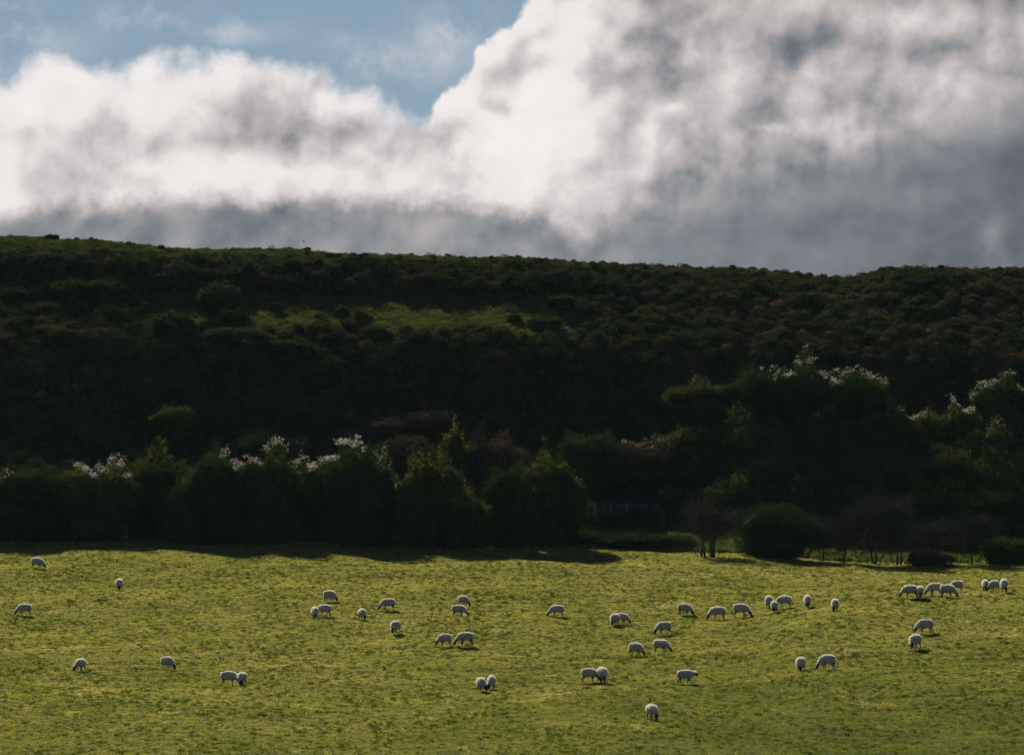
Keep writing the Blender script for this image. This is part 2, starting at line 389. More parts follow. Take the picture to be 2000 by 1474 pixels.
def ground_mat(name, cols, s1, s2, bump):
    m, T, out = new_mat(name)
    g = T.n.new('ShaderNodeNewGeometry'); p3 = g.outputs['Position']
    a = T.noise(p3, s1, 6.0, 0.6); b = T.noise(p3, s2, 5.0, 0.65); c = T.noise(p3, s2 * 6, 3.0, 0.6)
    col = T.mix(T.mr(a[0], .40, .62), cols[0], cols[1])
    col = T.mix(T.m('MULTIPLY', T.mr(b[0], .48, .68), .75), col, cols[2])
    col = T.mix(T.m('MULTIPLY', T.mr(c[0], .50, .72), .7), col, cols[3])
    p = T.n.new('ShaderNodeBsdfPrincipled'); T.put(p.inputs['Base Color'], col); p.inputs['Roughness'].default_value = 1.0
    p.inputs['Specular IOR Level'].default_value = 0.0
    bn = T.n.new('ShaderNodeBump'); bn.inputs['Strength'].default_value = bump; bn.inputs['Distance'].default_value = .15
    T.put(bn.inputs['Height'], T.m('ADD', b[0], T.m('MULTIPLY', c[0], .5)))
    T.l.new(bn.outputs[0], p.inputs['Normal']); T.l.new(p.outputs[0], out.inputs[0])
    return m
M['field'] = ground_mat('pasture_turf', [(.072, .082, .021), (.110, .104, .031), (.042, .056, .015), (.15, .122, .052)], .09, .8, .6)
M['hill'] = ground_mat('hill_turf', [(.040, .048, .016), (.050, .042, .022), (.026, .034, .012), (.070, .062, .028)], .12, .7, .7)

# ------------------------------------------------------------------ the ground: pasture and hillside, one sheet in two pieces
def lines(lo, hi, step, out_lo, out_hi, g=1.35):
    mid = list(np.arange(lo, hi + step / 2, step)); a = []; b = []
    s = step * 2; q = lo
    while q > out_lo:
        q -= s; s *= g; a.append(q)
    s = step * 2; q = hi
    while q < out_hi:
        q += s; s *= g; b.append(q)
    return np.array(a[::-1] + mid + b)
GX = lines(-64, 64, .42, -1200, 1200); GY = lines(218, 458, .45, -900, 1500)
def ground_piece(name, ys, mat, label):
    X, Y = np.meshgrid(GX, ys); Z = ground_z(X, Y)
    n, m = X.shape; idx = np.arange(n * m).reshape(n, m)
    Fc = np.stack([idx[:-1, :-1], idx[:-1, 1:], idx[1:, 1:], idx[1:, :-1]], -1).reshape(-1, 4)
    o = link(name, mesh_from(name, np.stack([X, Y, Z], -1), Fc, [mat], smooth=True))
    tag(o, label, None, None, 'structure')
ks = int(np.argmin(abs(GY - 387.5)))
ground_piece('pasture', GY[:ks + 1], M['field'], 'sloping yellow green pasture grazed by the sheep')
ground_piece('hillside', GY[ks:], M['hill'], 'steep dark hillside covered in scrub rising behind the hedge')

# ------------------------------------------------------------------ scatter: grass and scrub as geometry-node instances
def scatter(name, pts, rz, sc, tint, protos, idx, label, mat_kind='stuff'):
    pc = bpy.data.collections.new(name + '_kinds')
    for p in protos:
        pc.objects.link(p)
    me = bpy.data.meshes.new(name); me.vertices.add(len(pts)); me.vertices.foreach_set('co', np.asarray(pts, np.float32).ravel())
    for nm, ty, arr in (('rz', 'FLOAT', rz), ('sc', 'FLOAT', sc), ('tint', 'FLOAT', tint), ('kind_index', 'INT', idx)):
        at = me.attributes.new(nm, ty, 'POINT')
        at.data.foreach_set('value', np.asarray(arr, np.int32 if ty == 'INT' else np.float32))
    o = link(name, me)
    ng = bpy.data.node_groups.new(name + '_nodes', 'GeometryNodeTree')
    ng.interface.new_socket('Geometry', in_out='INPUT', socket_type='NodeSocketGeometry')
    ng.interface.new_socket('Geometry', in_out='OUTPUT', socket_type='NodeSocketGeometry')
    N = ng.nodes; L = ng.links
    gi = N.new('NodeGroupInput'); go = N.new('NodeGroupOutput')
    iop = N.new('GeometryNodeInstanceOnPoints'); ci = N.new('GeometryNodeCollectionInfo')
    ci.inputs[0].default_value = pc; ci.inputs['Separate Children'].default_value = True; ci.inputs['Reset Children'].default_value = True
    def named(nm, ty):
        q = N.new('GeometryNodeInputNamedAttribute'); q.data_type = ty; q.inputs[0].default_value = nm
        return q.outputs[0]
    cx = N.new('ShaderNodeCombineXYZ'); L.new(named('rz', 'FLOAT'), cx.inputs[2])
    L.new(gi.outputs[0], iop.inputs['Points']); L.new(ci.outputs[0], iop.inputs['Instance'])
    iop.inputs['Pick Instance'].default_value = True
    L.new(named('kind_index', 'INT'), iop.inputs['Instance Index'])
    L.new(cx.outputs[0], iop.inputs['Rotation']); L.new(named('sc', 'FLOAT'), iop.inputs['Scale'])
    L.new(iop.outputs[0], go.inputs[0])
    md = o.modifiers.new('scatter', 'NODES'); md.node_group = ng
    tag(o, label, None, None, mat_kind)
    return o

def tuft(name, rng, n, rad, h, w, lean, mat):
    a = rng.uniform(0, 2 * np.pi, n); r = rad * np.sqrt(rng.uniform(0, 1, n))
    base = np.stack([np.cos(a) * r, np.sin(a) * r, np.full(n, -.02)], -1)
    la = rng.uniform(0, 2 * np.pi, n); hh = h * rng.uniform(.5, 1.1, n); ln = lean * rng.uniform(.2, 1, n) * hh
    tip = base + np.stack([np.cos(la) * ln, np.sin(la) * ln, hh], -1)
    wa = rng.uniform(0, 2 * np.pi, n); side = np.stack([np.cos(wa), np.sin(wa), np.zeros(n)], -1) * (w * rng.uniform(.6, 1.2, n))[:, None]
    V = np.stack([base - side, base + side, tip], 1).reshape(-1, 3)
    return bpy.data.objects.new(name, mesh_from(name, V, np.arange(n * 3).reshape(-1, 3), [mat]))

rng = np.random.default_rng(4)
def frame_points(n, y0, y1, margin=3.0):
    y = rng.uniform(y0, y1, n * 2); hw = y * .1118 + margin
    keep = rng.uniform(0, 1, n * 2) < hw / (y1 * .1118 + margin)
    y = y[keep][:n]; hw = hw[keep][:n]
    return rng.uniform(-1, 1, len(y)) * hw, y

gx, gy = frame_points(400000, 222, 392)
gz = ground_z(gx, gy)
n1 = fbm(gx / 9, gy / 13, 3, 41); n2 = fbm(gx / 1.5, gy / 1.8, 3, 51)
gpx, gpy = to_pix(gx, gy, gz)
green = sstep(1180, 1474, gpy) * (.30 + .70 * sstep(600, 1700, gpx))          # richer grass low on the right, with the slope's shading put into its tint
tint = np.clip(.62 + .20 * n1 + .10 * n2 + rng.normal(0, .19, len(gx)) - .46 * green + .34 * sstep(.40, .55, fbm(gx / 4.5, gy / 7, 3, 91)), 0, 1)
size = np.clip(.9 + .30 * n2 + rng.normal(0, .22, len(gx)), .35, 2.0)
protos = [tuft('grass_tuft', rng, 11, .15, .085, .018, 1.0, M['grass']) for _ in range(4)]
scatter('pasture_grass', np.stack([gx, gy, gz], -1), rng.uniform(0, 6.3, len(gx)), size, tint, protos,
        rng.integers(0, 4, len(gx)), 'short yellow green grass covering the sunlit pasture')
# taller dark tussocks, in patches
tx, ty = frame_points(190000, 222, 392); sel = fbm(tx / 6.0, ty / 8.0, 3, 61) * .5 + rng.normal(0, .40, len(tx)) > .24
tx, ty = tx[sel], ty[sel]; tz = ground_z(tx, ty)
protos = [tuft('grass_tussock', rng, 26, .13, .13, .020, .7, M['tussock']) for _ in range(3)]
scatter('pasture_tussocks', np.stack([tx, ty, tz], -1), rng.uniform(0, 6.3, len(tx)), np.clip(rng.gamma(5, .15, len(tx)), .35, 1.7),
        np.clip(rng.normal(.34, .16, len(tx)), 0, 1), protos, rng.integers(0, 3, len(tx)), 'darker tussocks of longer grass dotted over the pasture')

# ------------------------------------------------------------------ foliage builders
def rand_dirs(rng, n):
    d = rng.normal(size=(n, 3)); return d / np.linalg.norm(d, axis=1, keepdims=True)
def sheets(rng, p, nrm, L, W, spread=.8):
    """one bent four-cornered leaf at each point"""
    n = len(p); nn = nrm + rand_dirs(rng, n) * spread; nn /= np.linalg.norm(nn, axis=1, keepdims=True) + 1e-9
    t = np.cross(nn, rand_dirs(rng, n)); t /= np.linalg.norm(t, axis=1, keepdims=True) + 1e-9
    b = np.cross(nn, t); s = rng.uniform(.6, 1.3, n)[:, None]
    l, w = L * s * .5, W * s * .5
    V = np.stack([p - t * l, p + b * w - nn * w * .5, p + t * l, p - b * w - nn * w * .5], 1)
    return V.reshape(-1, 3)
def bulge(dr, top=-.17, bottom=-.42):
    """below its middle the main mass keeps its width down to the ground"""
    k = ((1 - dr[..., 2] ** 2).clip(.12, 1) ** np.where(dr[..., 2] < 0, bottom, top))[..., None]
    return dr * np.concatenate([k, k, np.ones_like(k)], -1)
def lobe_points(rng, lobes, dens, jit=.10, zmin=-.75, rough=.16, box=1.0):
    P = []; Nn = []
    for li, (c, r) in enumerate(lobes):
        c = np.array(c); r = np.array(r)
        a, b, d = r; area = 4 * np.pi * (((a * b) ** 1.6 + (a * d) ** 1.6 + (b * d) ** 1.6) / 3) ** (1 / 1.6)
        n = int(area * dens) + 4; dr = rand_dirs(rng, n); dr = dr[dr[:, 2] > zmin]
        rad = 1.04 - np.abs(rng.normal(0, jit, len(dr)))
        ph = rng.uniform(0, 6.28, 6)
        rad *= 1 + rough * np.sin(dr[:, 0] * 6 + ph[0]) * np.sin(dr[:, 2] * 5 + ph[1]) + rough * .6 * np.sin(dr[:, 1] * 11 + ph[2]) * np.sin(dr[:, 0] * 13 + ph[3]) \
            + rough * .5 * np.sin(dr[:, 2] * 17 + ph[4]) * np.sin(dr[:, 0] * 21 + ph[5])
        p = c + (bulge(dr, -.07 * box, -.42 * max(box, .5)) if li == 0 else dr) * r * rad[:, None]; q = dr / r; q /= np.linalg.norm(q, axis=1, keepdims=True)
        keep = np.ones(len(p), bool)
        for c2, r2 in lobes:
            if c2 is c or np.allclose(c2, c):
                continue
            keep &= (((p - np.array(c2)) / np.array(r2)) ** 2).sum(1) > .62
        P.append(p[keep]); Nn.append(q[keep])
    return np.concatenate(P), np.concatenate(Nn)
def core(rng, lobes, k=.80, box=1.0):
    """the dense inner mass of the foliage: lumpy spheres of quads"""
    Vs = []; Fs = []; off = 0; nu, nv = 14, 9
    for li, (c, r) in enumerate(lobes):
        u = np.arange(nu) * 2 * np.pi / nu; v = np.linspace(.12, np.pi - .12, nv)
        Ug, Vg = np.meshgrid(u, v)
        d = np.stack([np.cos(Ug) * np.sin(Vg), np.sin(Ug) * np.sin(Vg), np.cos(Vg)], -1)
        s = k * (1 + rng.normal(0, .06, d.shape[:2]))[..., None]
        d = bulge(d, -.07 * box, -.42 * max(box, .5)) if li == 0 else d
        Vs.append((np.array(c) + d * np.array(r) * s).reshape(-1, 3))
        for j in range(nv - 1):
            for i in range(nu):
                Fs.append([off + j * nu + i, off + j * nu + (i + 1) % nu, off + (j + 1) * nu + (i + 1) % nu, off + (j + 1) * nu + i])
        off += nu * nv
    return np.concatenate(Vs), np.array(Fs)
def tubes(paths, sides=5):
    """paths: list of (points, radii) -> tapered tubes"""
    Vs = []; Fs = []; off = 0
    for pts, rad in paths:
        pts = np.array(pts, float); n = len(pts)
        for i in range(n):
            t = pts[min(i + 1, n - 1)] - pts[max(i - 1, 0)]; t /= np.linalg.norm(t) + 1e-9
            u = np.cross(t, (0.31, .87, .12)); u /= np.linalg.norm(u) + 1e-9; w = np.cross(t, u)
            a = np.arange(sides) * 2 * np.pi / sides
            Vs.append(pts[i] + (np.cos(a)[:, None] * u + np.sin(a)[:, None] * w) * rad[i])
        for i in range(n - 1):
            for j in range(sides):
                Fs.append([off + i * sides + j, off + i * sides + (j + 1) % sides, off + (i + 1) * sides + (j + 1) % sides, off + (i + 1) * sides + j])
        off += n * sides
    return np.concatenate(Vs), np.array(Fs)
def twigs(rng, p, dirs, L, w):
    n = len(p); d = dirs / (np.linalg.norm(dirs, axis=1, keepdims=True) + 1e-9)
    s = np.cross(d, rand_dirs(rng, n)); s /= np.linalg.norm(s, axis=1, keepdims=True) + 1e-9
    ln = (L * rng.uniform(.5, 1.3, n))[:, None]; bend = rand_dirs(rng, n) * ln * .18
    mid = p + d * ln * .5 + bend; end = p + d * ln
    V = np.stack([p - s * w, p + s * w, mid + s * w * .7, end, mid - s * w * .7], 1).reshape(-1, 3)
    k = np.arange(n)[:, None] * 5
    Fq = np.concatenate([k + np.array([0, 1, 2, 4]), k + np.array([4, 2, 3, 3])]).reshape(-1, 4)
    return V, k
def quads(n, off=0):
    return np.arange(n * 4).reshape(-1, 4) + off

def make_lobes(rng, w, dp, h, n, low=.35, flat=1.0, main=1.0):
    """a main dome and smaller heads round it"""
    z0 = h * .40
    L = [((0, 0, z0), (w * .46 * main, dp * .44 * main, h * (.585 if main > .6 else .46)))]
    for i in range(n):
        a = rng.uniform(0, 2 * np.pi); f = rng.uniform(.45, .85); r = rng.uniform(.16, .30)
        x, y = math.cos(a) * w * .5 * f, math.sin(a) * dp * .5 * f
        top = h * math.sqrt(max(0, 1 - (f * .80) ** 2)) * rng.uniform(.84, .98) * flat
        rz = h * r * rng.uniform(.8, 1.1); z = max(rz * .6, top - rz) if rng.uniform() > low else rng.uniform(rz * .7, max(top - rz, rz))
        L.append(((x, y, z), (w * r, dp * r, rz)))
    return L

def leafy_thing(name, seed, px, Y, pytop, wpx, label, cat='bush', group=None, mat='ivy', leaf=(.20, .15), dens=46, nl=9, dpr=.8,
                fluff=None, flmat='fluff', twigfrac=0.0, pybase=None, trunk=True, low=.35, jit=.10, main=1.0, rough=.16, box=1.0):
    """a bush or ivy-clad tree: trunk with limbs, crown of leaves round a dense core, seed heads of climber where given"""
    rng = np.random.default_rng(seed); Y = float(depth(Y))
    top = at_depth(px, pytop, Y); x = top[0]; g = float(ground_z(x, Y))
    z0 = g if pybase is None else max(g, at_depth(px, pybase, Y)[2]); h = max(top[2] - z0, .7); w = wpx * 1.14 / F * Y
    root = link(name, None, None, (x, Y, g)); tag(root, label, cat, group)
    up = z0 - g; dp = max(w * dpr, min(2.2, w))
    lobes = [((c[0], c[1], c[2] + up), r) for c, r in make_lobes(rng, w, dp, h, nl, low, 1.0, main)]
    P, Nn = lobe_points(rng, lobes, dens, jit, rough=rough, box=box)
    P[:, 2] = np.maximum(P[:, 2], .02)
    V = sheets(rng, P, Nn, *leaf)
    cv, cf = core(rng, lobes, .80, box)
    nV = len(V); V2 = np.concatenate([V, cv]); F2 = np.concatenate([quads(len(P)), cf + nV])
    me = mesh_from('crown', V2, F2, [M[mat]])
    cr = link('crown', me, root)
    if trunk:
        paths = [([(0, 0, -.3), (rng.normal(0, .1), rng.normal(0, .1), h * .3 + up), (rng.normal(0, .2), 0, h * .7 + up)], [w * .035 + .05, w * .028 + .04, .03])]
        for c, r in lobes[1:7]:
            paths.append(([(0, 0, (h * .2 + up) * rng.uniform(.6, 1.3)), (c[0] * .5, c[1] * .5, c[2] * .7), c], [.07, .05, .02]))
        link('trunk', mesh_from('trunk', *tubes(paths), [M['bark']], smooth=True), root)
    if twigfrac:
        n = int(len(P) * twigfrac); k = rng.integers(0, len(P), n)
        tv, tk = twigs(rng, P[k] - Nn[k] * .1, Nn[k] + rand_dirs(rng, n) * .6 + np.array([0, 0, .4]), .42, .010)
        tf = np.concatenate([tk + np.array([0, 1, 2, 4])]); tf2 = tk + np.array([4, 2, 3])
        me2 = bpy.data.meshes.new('twigs'); me2.from_pydata(tv.tolist(), [], tf.tolist() + tf2.tolist()); me2.materials.append(M['twig'])
        tag(link('twigs', me2, cr), kind='stuff')
    if fluff:
        FP = []
        for x0, x1, cnt, side in fluff:        # pixel range across, number of seed heads, how far down from the top (0..1)
            a, b = (x0 - px) / F * Y, (x1 - px) / F * Y
            zt = P[:, 2]
            cand = np.where((P[:, 0] > a) & (P[:, 0] < b))[0]
            if len(cand) == 0:
                continue
            # highest points in each narrow strip
            bins = np.clip(((P[cand, 0] - a) / .22).astype(int), 0, 400); mxz = np.full(bins.max() + 1, -9.0)
            np.maximum.at(mxz, bins, zt[cand])
            okc = cand[zt[cand] > mxz[bins] - (.20 + side * h)]
            if len(okc):
                k = rng.choice(okc, cnt); FP.append(P[k] + Nn[k] * .05 + rng.normal(0, 1, (cnt, 3)) * np.array([.14, .12, .06]) - np.array([0, 0, .02]))
        if FP:
            FP = np.concatenate(FP); m_ = 8
            q = np.repeat(FP, m_, 0) + rng.normal(0, .05, (len(FP) * m_, 3))
            fv = sheets(rng, q, rand_dirs(rng, len(q)), .052, .042, 1.0)
            tag(link('clematis_seedheads', mesh_from('clematis_seedheads', fv, quads(len(q)), [M[flmat]]), cr), kind='stuff')
    return root

def bare_tree(name, seed, px, Y, pytop, wpx, label, cat='tree', group=None, ntr=2, lean=0.0, dens=1.0, leafn=0):
    """leafless thorn tree: forked trunks, limbs and a haze of fine twigs"""
    rng = np.random.default_rng(seed); Y = float(depth(Y))
    top = at_depth(px, pytop, Y); x = top[0]; g = float(ground_z(x, Y)); h = top[2] - g; w = wpx / F * Y
    root = link(name, None, None, (x, Y, g)); tag(root, label, cat, group)
    lobes = []
    for i in range(9):
        a = rng.uniform(0, 6.28); f = rng.uniform(.1, .62); r = rng.uniform(.20, .32)
        lobes.append(((math.cos(a) * w * .5 * f, math.sin(a) * w * .42 * f, h * rng.uniform(.34, .80)), (w * r, w * r * .9, h * r * .66)))
    paths = []; limbs = []
    for k in range(ntr):
        bx = rng.normal(0, .18) * ntr * .5; ly = rng.normal(0, .1); lx = lean + rng.normal(0, .30)
        j = np.array([bx + lx, ly, h * rng.uniform(.30, .42)])
        paths.append(([(bx, 0, -.25), (bx + lx * .25, ly, j[2] * .5), j], [.085 + .008 * h, .07, .055]))
        for c, r in lobes[k::ntr]:
            c = np.array(c); m_ = (j + c) / 2 + rng.normal(0, .15, 3) + np.array([0, 0, -.1])
            limbs.append(([j, m_, c, c + (c - j) * .35 + rng.normal(0, .2, 3)], [.09, .065, .042, .018]))
            for _ in range(5):
                e = c + rand_dirs(rng, 1)[0] * np.array(r) * 1.0
                limbs.append(([m_ + (c - m_) * rng.uniform(.2, 1), (c + e) / 2 + rng.normal(0, .1, 3), e], [.04, .028, .014]))
    for _ in range(3 + ntr):          # suckers and low stems round the foot
        e = np.array([rng.normal(0, w * .2), rng.normal(0, w * .15), h * rng.uniform(.25, .5)]); paths.append(([(e[0] * .3, e[1] * .3, -.2), tuple(e * .6 + rng.normal(0, .05, 3)), tuple(e)], [.035, .026, .010]))
    link('trunk', mesh_from('trunk', *tubes(paths, 6), [M['bark']], smooth=True), root)
    cr = link('crown', mesh_from('crown', *tubes(limbs, 4), [M['bark']], smooth=True), root)
    P = []; D = []
    for c, r in lobes:
        n = int(300 * dens); dr = rand_dirs(rng, n); rad = rng.uniform(.25, 1.02, n) ** .6
        P.append(np.array(c) + dr * np.array(r) * rad[:, None]); D.append(dr + rand_dirs(rng, n) * .9 + np.array([0, 0, .25]))
    P = np.concatenate(P); D = np.concatenate(D)
    tv, tk = twigs(rng, P, D, .55, .016)
    me2 = bpy.data.meshes.new('twigs'); me2.from_pydata(tv.tolist(), [], (tk + np.array([0, 1, 2, 4])).tolist() + (tk + np.array([4, 2, 3])).tolist())
    me2.materials.append(M['twig']); tag(link('twigs', me2, cr), kind='stuff')
    if leafn:
        k = rng.integers(0, len(P), leafn)
        link('leaves', mesh_from('leaves', sheets(rng, P[k], rand_dirs(rng, leafn), .10, .08), quads(leafn), [M['leaf']]), cr)['kind'] = 'stuff'
    return root

# ------------------------------------------------------------------ hedge and trees along the foot of the hill
HG = 'bushes of the overgrown hedge'
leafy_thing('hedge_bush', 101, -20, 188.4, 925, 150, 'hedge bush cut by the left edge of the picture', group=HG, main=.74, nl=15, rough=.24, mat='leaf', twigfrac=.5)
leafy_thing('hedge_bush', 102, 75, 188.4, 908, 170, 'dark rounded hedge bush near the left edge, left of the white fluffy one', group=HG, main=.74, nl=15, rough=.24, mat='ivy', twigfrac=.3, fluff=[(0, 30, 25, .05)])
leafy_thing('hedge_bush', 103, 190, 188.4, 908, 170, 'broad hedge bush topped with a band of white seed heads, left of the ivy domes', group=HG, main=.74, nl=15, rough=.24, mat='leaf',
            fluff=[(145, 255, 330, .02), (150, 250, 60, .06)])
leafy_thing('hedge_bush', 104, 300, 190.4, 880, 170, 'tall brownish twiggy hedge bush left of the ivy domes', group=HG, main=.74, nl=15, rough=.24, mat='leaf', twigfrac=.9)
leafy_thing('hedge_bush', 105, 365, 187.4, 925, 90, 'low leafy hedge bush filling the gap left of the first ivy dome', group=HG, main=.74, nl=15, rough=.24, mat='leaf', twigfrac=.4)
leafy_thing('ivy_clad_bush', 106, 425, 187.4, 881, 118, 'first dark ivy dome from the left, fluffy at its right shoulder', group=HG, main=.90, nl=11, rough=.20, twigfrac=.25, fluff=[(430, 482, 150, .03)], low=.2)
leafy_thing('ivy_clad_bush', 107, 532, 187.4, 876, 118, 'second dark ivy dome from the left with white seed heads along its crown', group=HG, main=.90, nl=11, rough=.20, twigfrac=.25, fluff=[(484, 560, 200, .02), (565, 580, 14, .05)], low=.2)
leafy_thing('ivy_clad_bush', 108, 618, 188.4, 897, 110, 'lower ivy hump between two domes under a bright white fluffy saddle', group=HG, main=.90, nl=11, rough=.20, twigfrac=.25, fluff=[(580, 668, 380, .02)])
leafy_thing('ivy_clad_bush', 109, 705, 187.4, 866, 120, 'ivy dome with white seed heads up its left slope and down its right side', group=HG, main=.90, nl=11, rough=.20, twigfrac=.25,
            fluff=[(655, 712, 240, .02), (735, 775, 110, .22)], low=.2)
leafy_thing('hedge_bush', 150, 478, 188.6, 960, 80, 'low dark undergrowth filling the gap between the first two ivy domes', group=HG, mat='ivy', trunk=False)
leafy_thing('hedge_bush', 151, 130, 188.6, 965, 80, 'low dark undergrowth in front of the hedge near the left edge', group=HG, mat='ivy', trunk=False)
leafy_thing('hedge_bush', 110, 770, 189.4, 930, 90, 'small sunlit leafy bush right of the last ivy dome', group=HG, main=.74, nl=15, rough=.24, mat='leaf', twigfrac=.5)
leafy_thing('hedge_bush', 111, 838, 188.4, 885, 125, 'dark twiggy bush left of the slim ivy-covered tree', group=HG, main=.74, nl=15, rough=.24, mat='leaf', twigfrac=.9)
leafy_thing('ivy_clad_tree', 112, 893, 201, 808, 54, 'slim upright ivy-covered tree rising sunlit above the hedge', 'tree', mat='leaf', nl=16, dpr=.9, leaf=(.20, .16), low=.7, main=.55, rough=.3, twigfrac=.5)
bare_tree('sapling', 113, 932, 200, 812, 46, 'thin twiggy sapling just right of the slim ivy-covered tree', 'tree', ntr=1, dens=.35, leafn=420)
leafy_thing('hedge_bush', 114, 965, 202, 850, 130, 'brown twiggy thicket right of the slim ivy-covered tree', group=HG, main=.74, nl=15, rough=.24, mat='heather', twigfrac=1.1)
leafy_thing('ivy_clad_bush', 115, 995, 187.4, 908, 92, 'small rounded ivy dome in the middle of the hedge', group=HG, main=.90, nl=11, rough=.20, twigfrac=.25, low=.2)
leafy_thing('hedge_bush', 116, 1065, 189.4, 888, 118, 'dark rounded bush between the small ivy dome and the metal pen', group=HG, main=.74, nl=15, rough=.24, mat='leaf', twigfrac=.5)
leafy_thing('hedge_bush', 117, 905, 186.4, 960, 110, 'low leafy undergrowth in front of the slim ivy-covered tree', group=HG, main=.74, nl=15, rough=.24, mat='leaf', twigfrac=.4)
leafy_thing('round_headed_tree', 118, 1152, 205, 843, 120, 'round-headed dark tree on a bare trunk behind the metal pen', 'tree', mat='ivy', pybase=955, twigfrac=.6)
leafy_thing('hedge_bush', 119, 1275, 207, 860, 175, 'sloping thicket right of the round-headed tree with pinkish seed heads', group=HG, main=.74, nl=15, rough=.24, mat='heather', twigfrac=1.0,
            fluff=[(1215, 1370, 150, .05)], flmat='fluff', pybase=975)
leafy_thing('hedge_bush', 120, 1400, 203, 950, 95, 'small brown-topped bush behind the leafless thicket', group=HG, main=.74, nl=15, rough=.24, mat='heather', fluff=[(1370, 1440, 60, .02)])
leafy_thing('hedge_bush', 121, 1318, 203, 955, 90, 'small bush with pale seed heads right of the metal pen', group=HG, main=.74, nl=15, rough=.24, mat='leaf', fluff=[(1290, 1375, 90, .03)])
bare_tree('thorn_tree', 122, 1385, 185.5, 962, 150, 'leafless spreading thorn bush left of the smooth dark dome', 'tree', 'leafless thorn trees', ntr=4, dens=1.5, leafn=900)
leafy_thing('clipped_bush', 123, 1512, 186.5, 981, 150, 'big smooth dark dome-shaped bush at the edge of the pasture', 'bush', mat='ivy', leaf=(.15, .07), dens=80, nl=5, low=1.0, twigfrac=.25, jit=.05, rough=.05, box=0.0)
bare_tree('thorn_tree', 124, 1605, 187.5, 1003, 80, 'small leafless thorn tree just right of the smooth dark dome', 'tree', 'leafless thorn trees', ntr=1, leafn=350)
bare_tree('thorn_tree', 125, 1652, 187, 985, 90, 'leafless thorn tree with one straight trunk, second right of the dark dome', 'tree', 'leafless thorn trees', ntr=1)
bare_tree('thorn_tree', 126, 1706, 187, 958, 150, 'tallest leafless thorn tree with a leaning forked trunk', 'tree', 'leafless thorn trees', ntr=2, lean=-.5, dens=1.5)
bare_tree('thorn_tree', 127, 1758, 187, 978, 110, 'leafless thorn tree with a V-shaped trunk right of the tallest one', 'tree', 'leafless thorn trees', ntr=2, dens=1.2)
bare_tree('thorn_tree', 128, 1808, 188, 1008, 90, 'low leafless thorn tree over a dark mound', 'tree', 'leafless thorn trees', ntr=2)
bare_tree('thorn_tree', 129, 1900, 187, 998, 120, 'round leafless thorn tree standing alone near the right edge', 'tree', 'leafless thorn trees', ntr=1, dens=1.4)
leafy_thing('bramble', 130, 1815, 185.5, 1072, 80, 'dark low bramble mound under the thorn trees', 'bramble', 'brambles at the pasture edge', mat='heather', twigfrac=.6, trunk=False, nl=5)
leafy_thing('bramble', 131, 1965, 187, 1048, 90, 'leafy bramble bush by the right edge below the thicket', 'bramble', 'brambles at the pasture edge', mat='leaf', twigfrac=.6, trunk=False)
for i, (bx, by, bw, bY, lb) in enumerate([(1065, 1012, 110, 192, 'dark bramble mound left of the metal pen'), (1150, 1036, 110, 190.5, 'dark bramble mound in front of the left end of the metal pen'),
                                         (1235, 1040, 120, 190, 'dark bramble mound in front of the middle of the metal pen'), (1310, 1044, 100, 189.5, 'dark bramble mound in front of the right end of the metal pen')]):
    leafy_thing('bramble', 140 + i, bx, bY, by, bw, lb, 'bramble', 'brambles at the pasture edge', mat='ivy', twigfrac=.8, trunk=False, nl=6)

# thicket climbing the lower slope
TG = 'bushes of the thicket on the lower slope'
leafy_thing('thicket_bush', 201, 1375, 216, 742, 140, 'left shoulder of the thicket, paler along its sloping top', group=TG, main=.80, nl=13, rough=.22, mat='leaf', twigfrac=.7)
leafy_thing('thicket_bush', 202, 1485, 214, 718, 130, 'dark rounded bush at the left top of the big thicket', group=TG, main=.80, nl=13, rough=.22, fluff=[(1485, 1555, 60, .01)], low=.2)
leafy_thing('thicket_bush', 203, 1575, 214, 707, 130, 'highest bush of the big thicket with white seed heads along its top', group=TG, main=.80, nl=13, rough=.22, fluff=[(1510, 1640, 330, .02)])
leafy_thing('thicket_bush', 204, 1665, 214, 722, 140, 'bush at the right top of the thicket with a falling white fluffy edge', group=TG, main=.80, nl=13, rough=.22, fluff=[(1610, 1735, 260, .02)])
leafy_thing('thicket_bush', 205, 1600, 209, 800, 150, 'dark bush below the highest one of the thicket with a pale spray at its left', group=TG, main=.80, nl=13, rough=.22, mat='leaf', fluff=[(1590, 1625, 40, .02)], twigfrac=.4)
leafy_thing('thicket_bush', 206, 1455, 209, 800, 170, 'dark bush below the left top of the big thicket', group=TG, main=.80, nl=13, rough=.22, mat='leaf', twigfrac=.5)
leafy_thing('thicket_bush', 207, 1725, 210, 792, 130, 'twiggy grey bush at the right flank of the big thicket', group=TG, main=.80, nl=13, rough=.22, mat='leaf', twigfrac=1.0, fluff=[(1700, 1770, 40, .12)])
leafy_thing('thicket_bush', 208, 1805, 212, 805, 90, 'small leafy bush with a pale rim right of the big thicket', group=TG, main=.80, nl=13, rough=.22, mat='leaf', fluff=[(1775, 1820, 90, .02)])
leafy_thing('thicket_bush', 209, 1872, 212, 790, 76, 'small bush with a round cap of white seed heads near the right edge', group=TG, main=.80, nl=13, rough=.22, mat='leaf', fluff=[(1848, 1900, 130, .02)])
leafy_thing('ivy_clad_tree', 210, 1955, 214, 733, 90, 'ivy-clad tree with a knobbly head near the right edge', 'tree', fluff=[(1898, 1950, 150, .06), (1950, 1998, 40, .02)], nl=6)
leafy_thing('thicket_bush', 211, 2015, 212, 790, 110, 'leafy bush cut by the right edge beside the ivy-clad tree', group=TG, main=.80, nl=13, rough=.22, mat='leaf', fluff=[(1960, 2000, 40, .1)])
